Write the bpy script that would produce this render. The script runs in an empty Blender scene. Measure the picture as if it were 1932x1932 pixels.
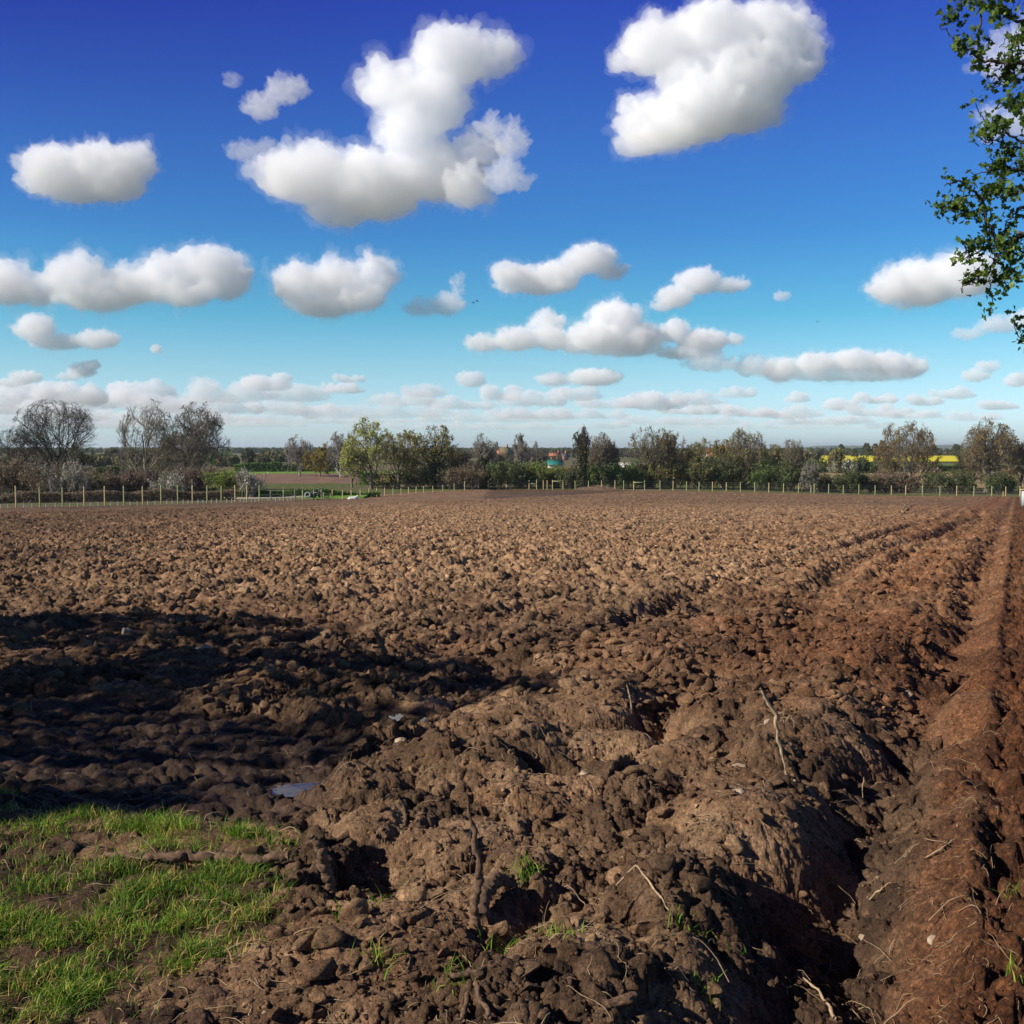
import bpy, math, random
import numpy as np
from mathutils import Vector, Matrix

# ------------------------------------------------------------------ camera, sky, sun, exposure
SC = bpy.context.scene
COL = SC.collection
SC.view_settings.view_transform = 'Standard'
SC.view_settings.look = 'None'
SC.view_settings.exposure = 0.4
SC.view_settings.gamma = 1.0
SC.cycles.volume_bounces = 20
SC.cycles.max_bounces = 24
SC.cycles.diffuse_bounces = 3
SC.cycles.transparent_max_bounces = 16
EYE = 1.6
PITCH = math.radians(3.36)
TANH = 0.4663                      # tan of half the field of view
cam_d = bpy.data.cameras.new('camera'); cam = bpy.data.objects.new('camera', cam_d); COL.objects.link(cam)
cam.location = (0, 0, EYE); cam.rotation_euler = (math.radians(90) - PITCH, 0, 0)
cam_d.sensor_width = 36; cam_d.lens = 18 / TANH; cam_d.clip_start = 0.05; cam_d.clip_end = 200000
SC.camera = cam

SUN_EL = math.radians(33)
SUN_DIR = Vector((-math.cos(SUN_EL) * math.cos(math.radians(20)), -math.cos(SUN_EL) * math.sin(math.radians(20)), math.sin(SUN_EL)))
sun_d = bpy.data.lights.new('sun', 'SUN'); sun_d.energy = 5.0; sun_d.angle = math.radians(0.53); sun_d.color = (1.0, 0.93, 0.84)
sun = bpy.data.objects.new('sun', sun_d); COL.objects.link(sun)
sun.rotation_euler = SUN_DIR.to_track_quat('Z', 'Y').to_euler()

world = bpy.data.worlds.new("World"); SC.world = world; world.use_nodes = True
wn = world.node_tree; wn.nodes.clear()
w_out = wn.nodes.new('ShaderNodeOutputWorld'); w_bg = wn.nodes.new('ShaderNodeBackground')
w_sky = wn.nodes.new('ShaderNodeTexSky'); w_sky.sky_type = 'NISHITA'; w_sky.sun_disc = False
w_sky.sun_elevation = SUN_EL; w_sky.sun_rotation = math.atan2(SUN_DIR.x, SUN_DIR.y)
w_sky.altitude = 50; w_sky.air_density = 1.0; w_sky.dust_density = 0.6; w_sky.ozone_density = 1.6
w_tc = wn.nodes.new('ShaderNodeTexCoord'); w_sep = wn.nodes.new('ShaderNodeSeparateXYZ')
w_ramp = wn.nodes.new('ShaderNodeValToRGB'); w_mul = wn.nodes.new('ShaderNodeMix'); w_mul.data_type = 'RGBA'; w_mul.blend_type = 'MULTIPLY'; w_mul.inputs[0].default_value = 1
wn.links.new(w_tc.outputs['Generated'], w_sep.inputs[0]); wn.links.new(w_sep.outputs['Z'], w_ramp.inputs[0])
SKY_TINT = [(0.0, (0.891, 1.189, 1.673)), (0.026, (0.849, 1.132, 1.593)), (0.07, (0.584, 0.93, 1.167)), (0.117, (0.289, 0.764, 0.978)), (0.188, (0.18, 0.551, 0.959)), (0.254, (0.176, 0.465, 0.988)), (0.363, (0.142, 0.257, 0.982)), (0.5, (0.13, 0.19, 0.38)), (1.0, (0.11, 0.14, 0.22))]  # last stops, overhead and out of view, are darkened to cut ambient fill
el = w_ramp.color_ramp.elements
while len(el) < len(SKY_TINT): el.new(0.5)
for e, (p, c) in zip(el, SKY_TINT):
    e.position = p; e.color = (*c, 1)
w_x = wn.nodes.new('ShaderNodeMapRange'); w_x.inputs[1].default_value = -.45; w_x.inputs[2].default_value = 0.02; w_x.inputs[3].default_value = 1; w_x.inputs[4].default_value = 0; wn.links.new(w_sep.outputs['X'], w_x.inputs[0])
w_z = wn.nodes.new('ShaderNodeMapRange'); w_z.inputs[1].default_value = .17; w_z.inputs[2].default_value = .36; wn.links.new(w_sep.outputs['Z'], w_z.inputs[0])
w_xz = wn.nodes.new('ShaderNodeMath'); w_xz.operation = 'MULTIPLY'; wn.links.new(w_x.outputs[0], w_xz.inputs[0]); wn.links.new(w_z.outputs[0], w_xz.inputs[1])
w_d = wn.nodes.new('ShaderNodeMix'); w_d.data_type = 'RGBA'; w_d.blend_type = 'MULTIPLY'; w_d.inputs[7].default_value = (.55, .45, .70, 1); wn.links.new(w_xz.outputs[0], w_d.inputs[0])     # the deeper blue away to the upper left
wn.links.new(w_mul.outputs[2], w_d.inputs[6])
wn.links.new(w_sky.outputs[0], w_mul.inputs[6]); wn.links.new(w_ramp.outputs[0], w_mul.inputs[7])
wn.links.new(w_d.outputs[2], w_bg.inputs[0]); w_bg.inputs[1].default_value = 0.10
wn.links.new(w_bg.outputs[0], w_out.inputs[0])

# ------------------------------------------------------------------ helpers
K = 2 * TANH / 1932.0
CP, SP = math.cos(PITCH), math.sin(PITCH)
def at(px, py, D):
    """world point at depth D along the ray through a place of the 1932 px wide photograph"""
    sx = (px - 966) * K; sy = (966 - py) * K
    y = CP + sy * SP; z = -SP + sy * CP
    return Vector((sx / y * D, D, EYE + z / y * D))
def gx(px, D):
    return (px - 966) * K * D * 1.0

def link(o, parent=None):
    COL.objects.link(o)
    if parent is not None: o.parent = parent
    return o
def tag(o, label=None, cat=None, group=None, kind=None):
    if label: o['label'] = label
    if cat: o['category'] = cat
    if group: o['group'] = group
    if kind: o['kind'] = kind
    return o
def empty(name, loc=(0, 0, 0), rz=0.0):
    o = bpy.data.objects.new(name, None); o.location = loc; o.rotation_euler = (0, 0, rz); o.empty_display_size = .2
    return link(o)

def mesh_np(name, V, F, mats, parent=None, smooth=False, attrs=None, mat_idx=None, link_it=True):
    """V (n,3); F: list of arrays, each (m,k) faces of k corners"""
    if not isinstance(F, (list, tuple)): F = [F]
    F = [np.asarray(f, dtype=np.int32) for f in F if len(f)]
    me = bpy.data.meshes.new(name)
    me.vertices.add(len(V)); me.vertices.foreach_set('co', np.asarray(V, dtype=np.float32).ravel())
    nl = sum(f.size for f in F); npoly = sum(len(f) for f in F)
    me.loops.add(nl); me.polygons.add(npoly)
    me.loops.foreach_set('vertex_index', np.concatenate([f.ravel() for f in F]) if F else np.zeros(0, np.int32))
    tot = np.concatenate([np.full(len(f), f.shape[1], np.int32) for f in F]) if F else np.zeros(0, np.int32)
    st = np.concatenate([[0], np.cumsum(tot)[:-1]]).astype(np.int32) if len(tot) else tot
    me.polygons.foreach_set('loop_start', st); me.polygons.foreach_set('loop_total', tot)
    if smooth: me.polygons.foreach_set('use_smooth', np.ones(npoly, bool))
    if not isinstance(mats, (list, tuple)): mats = [mats]
    for m in mats: me.materials.append(m)
    if mat_idx is not None: me.polygons.foreach_set('material_index', np.asarray(mat_idx, np.int32))
    if attrs:
        for k, a in attrs.items():
            a = np.asarray(a, np.float32)
            if a.ndim == 1:
                at_ = me.attributes.new(k, 'FLOAT', 'POINT'); at_.data.foreach_set('value', a)
            else:
                at_ = me.attributes.new(k, 'FLOAT_VECTOR', 'POINT'); at_.data.foreach_set('vector', a.ravel())
    me.update(calc_edges=True); me.validate(verbose=False) if npoly < 20000 else None
    o = bpy.data.objects.new(name, me)
    if link_it: link(o, parent)
    return o

class Parts:
    """collects plain shapes for ONE mesh object"""
    def __init__(s): s.V = []; s.F = {}; s.n = 0
    def add(s, V, F):
        V = np.asarray(V, float); s.V.append(V)
        for f in F: s.F.setdefault(len(f), []).append([i + s.n for i in f])
        s.n += len(V)
    def box(s, c, d, rz=0.0, taper=1.0, M=None):
        x, y, z = d[0] / 2, d[1] / 2, d[2] / 2
        V = np.array([(sx * x * (taper if sz > 0 else 1), sy * y * (taper if sz > 0 else 1), sz * z) for sz in (-1, 1) for sx, sy in ((-1, -1), (1, -1), (1, 1), (-1, 1))])
        if M is not None: V = V @ np.array(M.to_3x3()).T
        cs, sn = math.cos(rz), math.sin(rz)
        V = V @ np.array([[cs, sn, 0], [-sn, cs, 0], [0, 0, 1]]) + np.array(c)
        s.add(V, [(3, 2, 1, 0), (4, 5, 6, 7), (0, 1, 5, 4), (1, 2, 6, 5), (2, 3, 7, 6), (3, 0, 4, 7)])
    def beam(s, a, b, w, h=None):
        a = Vector(a); b = Vector(b); h = h or w; d = (b - a); L = d.length
        q = d.to_track_quat('X', 'Z').to_matrix()
        s.box((a + b) / 2, (L, w, h), M=q)
    def tube(s, pts, rad, n=8, cap=True):
        P = np.array([list(p) for p in pts], float); rad = np.broadcast_to(np.asarray(rad, float), (len(P),))
        T = np.gradient(P, axis=0); T /= np.linalg.norm(T, axis=1)[:, None] + 1e-9
        up = np.array([0, 0, 1.0]) if abs(T[0, 2]) < .9 else np.array([1.0, 0, 0])
        V = []
        for p, t, r in zip(P, T, rad):
            a = np.cross(t, up); a /= np.linalg.norm(a) + 1e-9; b = np.cross(t, a)
            for k in range(n):
                q = 2 * math.pi * k / n; V.append(p + r * (math.cos(q) * a + math.sin(q) * b))
        F = [(i * n + k, i * n + (k + 1) % n, (i + 1) * n + (k + 1) % n, (i + 1) * n + k) for i in range(len(P) - 1) for k in range(n)]
        if cap: F += [tuple(range(n)), tuple(range((len(P) - 1) * n, len(P) * n))[::-1]]
        s.add(V, F)
    def build(s, name, mat, parent=None, smooth=False):
        return mesh_np(name, np.concatenate(s.V), [np.array(f) for f in s.F.values()], mat, parent, smooth)

rng = np.random.default_rng(11)
PERM = rng.permutation(256).astype(np.int32); PERM = np.concatenate([PERM, PERM])
GA = rng.uniform(0, 2 * np.pi, 256); GX = np.cos(GA).astype(np.float32); GY = np.sin(GA).astype(np.float32)
RT = rng.random((256, 6)).astype(np.float32)
G3 = rng.normal(size=(256, 3)); G3 = (G3 / np.linalg.norm(G3, axis=1)[:, None]).astype(np.float32)
def perlin(x, y, seed=0):
    x = np.asarray(x, np.float32) + seed * 17.31; y = np.asarray(y, np.float32) + seed * 9.77
    xi = np.floor(x).astype(np.int32); yi = np.floor(y).astype(np.int32); fx = x - xi; fy = y - yi
    u = fx * fx * fx * (fx * (fx * 6 - 15) + 10); v = fy * fy * fy * (fy * (fy * 6 - 15) + 10)
    def g(ix, iy, dx, dy):
        h = PERM[PERM[ix & 255] + (iy & 255)]; return GX[h] * dx + GY[h] * dy
    a = g(xi, yi, fx, fy); b = g(xi + 1, yi, fx - 1, fy); c = g(xi, yi + 1, fx, fy - 1); d = g(xi + 1, yi + 1, fx - 1, fy - 1)
    return ((a + (b - a) * u) * (1 - v) + (c + (d - c) * u) * v) * 1.4
def fbm(x, y, seed=0, octv=4, gain=.5):
    s = 0; a = 1.0; n = 0
    for o in range(octv):
        s = s + a * perlin(x * 2 ** o, y * 2 ** o, seed + o); n += a; a *= gain
    return s / n
def perlin3(p, seed=0):
    p = np.asarray(p, np.float32) + np.array([seed * 13.7, seed * 7.1, seed * 3.3], np.float32)
    i = np.floor(p).astype(np.int32); f = p - i; w = f * f * (3 - 2 * f); out = 0
    for dx in (0, 1):
        for dy in (0, 1):
            for dz in (0, 1):
                h = PERM[(PERM[PERM[(i[:, 0] + dx) & 255] + ((i[:, 1] + dy) & 255)] + ((i[:, 2] + dz) & 255)) & 255]
                g = G3[h]; d = f - np.array([dx, dy, dz], np.float32)
                ww = (w[:, 0] if dx else 1 - w[:, 0]) * (w[:, 1] if dy else 1 - w[:, 1]) * (w[:, 2] if dz else 1 - w[:, 2])
                out = out + ww * (g * d).sum(1)
    return out * 1.5
def flat_top(d):
    return 1.5 * np.maximum(d - .24, 0) + .15 * d
def plates(x, y, cell, seed, slope=.8, fall=1.2, hvar=.8):
    """overlapping tilted lumps; returns height (in cells) and a random value per lump"""
    X = np.asarray(x, np.float32) / cell + seed * 31.7; Y = np.asarray(y, np.float32) / cell + seed * 57.3
    ix = np.floor(X).astype(np.int32); iy = np.floor(Y).astype(np.int32)
    best = np.full(X.shape, -9, np.float32); idv = np.zeros(X.shape, np.float32)
    for dx in (-1, 0, 1):
        for dy in (-1, 0, 1):
            cx = ix + dx; cy = iy + dy
            h = PERM[PERM[cx & 255] + (cy & 255)]; R = RT[h]
            ax = X - (cx + .1 + .8 * R[..., 0]); ay = Y - (cy + .1 + .8 * R[..., 1])
            ca = np.cos(R[..., 5] * 6.283); sa = np.sin(R[..., 5] * 6.283); rx_ = np.abs(ax * ca + ay * sa); ry_ = np.abs(ay * ca - ax * sa); dd_ = np.maximum(np.maximum(rx_ * (.75 + .5 * R[..., 0]), ry_), .62 * (rx_ + ry_))
            v = hvar * R[..., 2] + slope * ((R[..., 3] - .5) * ax * 2 + (R[..., 4] - .5) * ay * 2) - fall * flat_top(dd_)
            m = v > best; best = np.where(m, v, best); idv = np.where(m, R[..., 1] * .5 + R[..., 3] * .5, idv)
    return best - hvar * .5, idv
def sstep(a, b, x):
    t = np.clip((x - a) / (b - a), 0, 1); return t * t * (3 - 2 * t)
def bump(x, c, w): return np.exp(-((x - c) / w) ** 2)

# ------------------------------------------------------------------ materials
def nt(name):
    m = bpy.data.materials.new(name); m.use_nodes = True; n = m.node_tree; b = n.nodes['Principled BSDF']; return m, n, b
def ramp(n, src, stops):
    r = n.nodes.new('ShaderNodeValToRGB'); e = r.color_ramp.elements
    while len(e) < len(stops): e.new(.5)
    for q, (p, c) in zip(e, stops): q.position = p; q.color = (*c, 1)
    if src is not None: n.links.new(src, r.inputs[0])
    return r.outputs[0]
def noise(n, scale, detail=4, rough=.55, coord='Object', vec=None, dist=0.0):
    t = n.nodes.new('ShaderNodeTexNoise'); t.inputs['Scale'].default_value = scale; t.inputs['Detail'].default_value = detail
    t.inputs['Roughness'].default_value = rough; t.inputs['Distortion'].default_value = dist
    if vec is None:
        c = n.nodes.new('ShaderNodeTexCoord'); vec = c.outputs[coord]
    n.links.new(vec, t.inputs['Vector']); return t.outputs['Fac']
def mixc(n, f, a, b, mode='MIX'):
    m = n.nodes.new('ShaderNodeMix'); m.data_type = 'RGBA'; m.blend_type = mode
    for s, v in ((m.inputs[0], f), (m.inputs[6], a), (m.inputs[7], b)):
        if hasattr(v, 'is_linked'): n.links.new(v, s)
        else: s.default_value = v if isinstance(v, (int, float)) else (*v, 1)
    return m.outputs[2]
def mth(n, op, a, b=0.0, clamp=False):
    m = n.nodes.new('ShaderNodeMath'); m.operation = op; m.use_clamp = clamp
    for s, v in ((m.inputs[0], a), (m.inputs[1], b)):
        if hasattr(v, 'is_linked'): n.links.new(v, s)
        else: s.default_value = v
    return m.outputs[0]
def attr(n, name):
    a = n.nodes.new('ShaderNodeAttribute'); a.attribute_name = name; return a
def set_bump(n, b, h, strength, dist):
    bp = n.nodes.new('ShaderNodeBump'); bp.inputs['Strength'].default_value = strength; bp.inputs['Distance'].default_value = dist
    n.links.new(h, bp.inputs['Height']); n.links.new(bp.outputs[0], b.inputs['Normal'])
def simple(name, col, rough=.85, var=.25, scale=6, bumps=0.0, metallic=0.0):
    m, n, b = nt(name)
    f = noise(n, scale, 4, .6)
    lo = tuple(c * (1 - var) for c in col); hi = tuple(min(1, c * (1 + var)) for c in col)
    n.links.new(ramp(n, f, [(.3, lo), (.7, hi)]), b.inputs['Base Color'])
    b.inputs['Roughness'].default_value = rough; b.inputs['Metallic'].default_value = metallic
    b.inputs['Specular IOR Level'].default_value = .25
    if bumps: set_bump(n, b, noise(n, scale * 8, 3, .6), .6, bumps)
    return m
def leafmat(name, stops, trans=.45):
    """foliage colour varies leaf by leaf through the 'lv' attribute"""
    m, n, b = nt(name)
    c = ramp(n, attr(n, 'lv').outputs['Fac'], stops)
    n.links.new(c, b.inputs['Base Color']); b.inputs['Roughness'].default_value = .6; b.inputs['Specular IOR Level'].default_value = .25
    tr = n.nodes.new('ShaderNodeBsdfTranslucent'); n.links.new(c, tr.inputs[0])
    ms = n.nodes.new('ShaderNodeMixShader'); ms.inputs[0].default_value = trans
    out = n.nodes['Material Output']; n.links.new(b.outputs[0], ms.inputs[1]); n.links.new(tr.outputs[0], ms.inputs[2]); n.links.new(ms.outputs[0], out.inputs[0])
    return m

def soil_mat(name, clod=False):
    m, n, b = nt(name)
    tc = n.nodes.new('ShaderNodeNewGeometry') ; pos = tc.outputs['Position']
    big = noise(n, .35, 3, .5, vec=pos); mid = noise(n, 3.2, 5, .6, vec=pos, dist=.6); fine = noise(n, 38, 6, .7, vec=pos)
    dry = attr(n, 'dry').outputs['Fac']; red = attr(n, 'red').outputs['Fac']; cv = attr(n, 'cv').outputs['Fac']
    wet = attr(n, 'wet').outputs['Fac']
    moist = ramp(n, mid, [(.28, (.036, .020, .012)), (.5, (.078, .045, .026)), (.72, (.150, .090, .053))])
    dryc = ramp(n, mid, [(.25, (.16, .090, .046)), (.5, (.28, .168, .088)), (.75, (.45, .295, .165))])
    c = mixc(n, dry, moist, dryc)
    redc = ramp(n, fine, [(.3, (.050, .020, .009)), (.52, (.15, .056, .021)), (.75, (.34, .14, .052))])
    c = mixc(n, mth(n, 'MULTIPLY', red, mth(n, 'MULTIPLY', big, 1.3, True), True), c, redc)
    v = mth(n, 'ADD', mth(n, 'MULTIPLY', cv, 1.05), .50)
    v2 = mth(n, 'ADD', mth(n, 'MULTIPLY', fine, 2.2), -.10)
    spk = mth(n, 'ADD', mth(n, 'MULTIPLY', noise(n, 95, 3, .8, vec=pos), 2.8), -.4)
    vv = mth(n, 'MULTIPLY', mth(n, 'MULTIPLY', v, v2), spk)
    cc = n.nodes.new('ShaderNodeCombineXYZ')
    for i in range(3): n.links.new(vv, cc.inputs[i])
    c = mixc(n, 1.0, c, cc.outputs[0], 'MULTIPLY')
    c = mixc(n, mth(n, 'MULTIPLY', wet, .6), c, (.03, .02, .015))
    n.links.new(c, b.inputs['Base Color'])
    hd = ramp(n, attr(n, 'head').outputs['Fac'], [(0, (1, 1, 1)), (1, (.62, .56, .52))]); c = mixc(n, 1.0, c, hd, 'MULTIPLY'); n.links.new(c, b.inputs['Base Color'])
    rg = mth(n, 'SUBTRACT', .95, mth(n, 'MULTIPLY', wet, .45)); n.links.new(rg, b.inputs['Roughness'])
    b.inputs['Specular IOR Level'].default_value = .2
    h = mth(n, 'ADD', fine, mth(n, 'MULTIPLY', noise(n, 140, 4, .7, vec=pos), .5))
    set_bump(n, b, h, 1.0, .02)
    return m
M = {}
M['soil'] = soil_mat('ploughed_soil')
M['bark'] = simple('bark', (.15, .125, .09), .9, .35, 5)
M['bark_dark'] = simple('dark_bark', (.06, .05, .038), .9, .35, 5)
M['bark_pale'] = simple('pale_bark', (.22, .20, .165), .9, .3, 5)
M['twig'] = simple('hawthorn_bark', (.06, .05, .045), .85, .3, 40)
M['post'] = simple('new_timber', (.50, .38, .17), .8, .2, 9)
M['post_green'] = simple('treated_timber', (.34, .36, .15), .8, .2, 9)
M['post_dark'] = simple('weathered_timber', (.22, .19, .13), .85, .25, 9)
M['wire'] = simple('galvanised_wire', (.30, .31, .31), .5, .1, 3, metallic=.6)
M['stake'] = simple('pale_stake', (.42, .42, .34), .8, .15, 9)
M['stone'] = simple('pale_stone', (.33, .25, .17), .85, .45, 30, .004)
M['stick'] = simple('dry_stick', (.34, .24, .14), .85, .3, 30, .001)
M['mudstick'] = simple('mud_caked_wood', (.15, .092, .056), .95, .6, 55, .012)
M['straw'] = simple('dead_straw', (.30, .215, .11), .85, .4, 9)

M['grass'] = leafmat('grass_blades', [(0, (0.060, 0.121, 0.010)), (.35, (0.150, 0.297, 0.022)), (.6, (0.315, 0.405, 0.036)), (.72, (0.480, 0.378, 0.084)), (1, (0.600, 0.378, 0.144))], .35)
M['oak'] = leafmat('oak_leaves', [(0, (0.144, 0.126, 0.036)), (.4, (0.300, 0.276, 0.072)), (.75, (0.420, 0.396, 0.108)), (1, (0.552, 0.480, 0.156))])
M['oak_green'] = leafmat('fresh_leaves', [(0, (0.192, 0.204, 0.048)), (.5, (0.456, 0.480, 0.108)), (1, (0.696, 0.684, 0.216))])
M['bronze'] = leafmat('bronze_leaves', [(0, (0.143, 0.098, 0.036)), (.5, (0.299, 0.215, 0.078)), (1, (0.442, 0.338, 0.124))])
M['dark_leaf'] = leafmat('dark_leaves', [(0, (0.048, 0.067, 0.024)), (.5, (0.112, 0.144, 0.048)), (1, (0.208, 0.240, 0.080))])
M['ivy'] = leafmat('ivy_leaves', [(0, (0.033, 0.039, 0.018)), (.6, (0.078, 0.088, 0.036)), (1, (0.143, 0.143, 0.065))], .15)
M['bright'] = leafmat('bright_leaves', [(0, (0.088, 0.138, 0.025)), (.5, (0.200, 0.275, 0.044)), (1, (0.375, 0.425, 0.088))])
M['yellow'] = leafmat('yellow_leaves', [(0, (.13, .10, .012)), (.5, (.28, .22, .02)), (1, (.42, .33, .04))])
M['bud'] = leafmat('opening_buds', [(0, (0.132, 0.120, 0.054)), (.5, (0.288, 0.264, 0.108)), (1, (0.456, 0.420, 0.192))])
M['blossom'] = leafmat('blossom', [(0, (.18, .19, .09)), (.4, (.40, .39, .29)), (1, (.72, .70, .60))])
M['scrub'] = leafmat('scrub_twigs', [(0, (0.103, 0.075, 0.046)), (.5, (0.218, 0.161, 0.098)), (1, (0.345, 0.276, 0.172))])
M['scrub_red'] = leafmat('reddish_scrub', [(0, (.10, .06, .05)), (.5, (.20, .125, .095)), (1, (.32, .21, .16))])
M['wood'] = leafmat('far_foliage', [(0, (.06, .06, .035)), (.45, (.13, .125, .065)), (.8, (.22, .19, .09)), (1, (.30, .28, .11))])
M['hedge'] = leafmat('hedge_leaves', [(0, (0.072, 0.114, 0.030)), (.5, (0.144, 0.240, 0.054)), (1, (0.252, 0.360, 0.090))])
M['haw'] = leafmat('hawthorn_leaves', [(0, (.035, .065, .008)), (.45, (.08, .14, .018)), (.85, (.15, .23, .035)), (1, (.27, .33, .07))], .4)
# ------------------------------------------------------------------ the lie of the land
BD = np.array([0, 50, 93, 121, 163, 198, 260, 40000.]); BZ = np.array([0, -1.84, -3.45, -4.38, -5.45, -5.95, -6.25, -6.25])
_dd = np.arange(0, 400, 1.0); _zz = np.interp(_dd, BD, BZ); _k = np.hanning(41); _k /= _k.sum()
_zp = np.convolve(np.concatenate([_zz[0] + .0368 * np.arange(20, 0, -1), _zz, np.full(20, -6.25)]), _k, 'valid')
def base_z(x, y):
    z = np.interp(np.clip(y, -300, 399), np.concatenate([[-300.], _dd]), np.concatenate([[2.0], _zp]))
    z = z - .75 * sstep(10, 75, x) * sstep(60, 180, y)
    return z
P0 = (1.1, 3.2); DV = (.418, .9085); NV = (-.9085, .418)
def uv(x, y):
    ax, ay = x - P0[0], y - P0[1]
    return ax * NV[0] + ay * NV[1], ax * DV[0] + ay * DV[1]

# ploughed field outline (world xy): left fence, far fence, then the boundary on the right
def fenceA_D(px): return 1.0 / (.01124 - 5.01e-6 * (px - 37))       # px of the full photograph
def P(px, D): return ((px / 2446 - .5) * 2 * TANH * D, D)
FIELD = [P(-900, fenceA_D(-900)), P(37, fenceA_D(37)), P(618, fenceA_D(618)), P(760, 132), P(900, 163), P(1010, 185), P(1155, 198), P(1800, 189), P(2446, 178), (140, 170), (60, 45), (6.5, 1.0), (4, -6), (-40, -6), (-90, 40)]
FP = np.array(FIELD)
def inside(x, y, poly=FP):
    """signed distance to the outline, positive inside"""
    x = np.asarray(x, np.float32); y = np.asarray(y, np.float32)
    ins = np.zeros(x.shape, bool); dist = np.full(x.shape, 1e9, np.float32)
    for i in range(len(poly)):
        ax, ay = poly[i - 1]; bx, by = poly[i]
        c = ((ay > y) != (by > y)) & (x < (bx - ax) * (y - ay) / (by - ay + 1e-9) + ax); ins ^= c
        ex, ey = bx - ax, by - ay; t = np.clip(((x - ax) * ex + (y - ay) * ey) / (ex * ex + ey * ey), 0, 1)
        dist = np.minimum(dist, np.hypot(x - ax - t * ex, y - ay - t * ey))
    return np.where(ins, dist, -dist)

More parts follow.
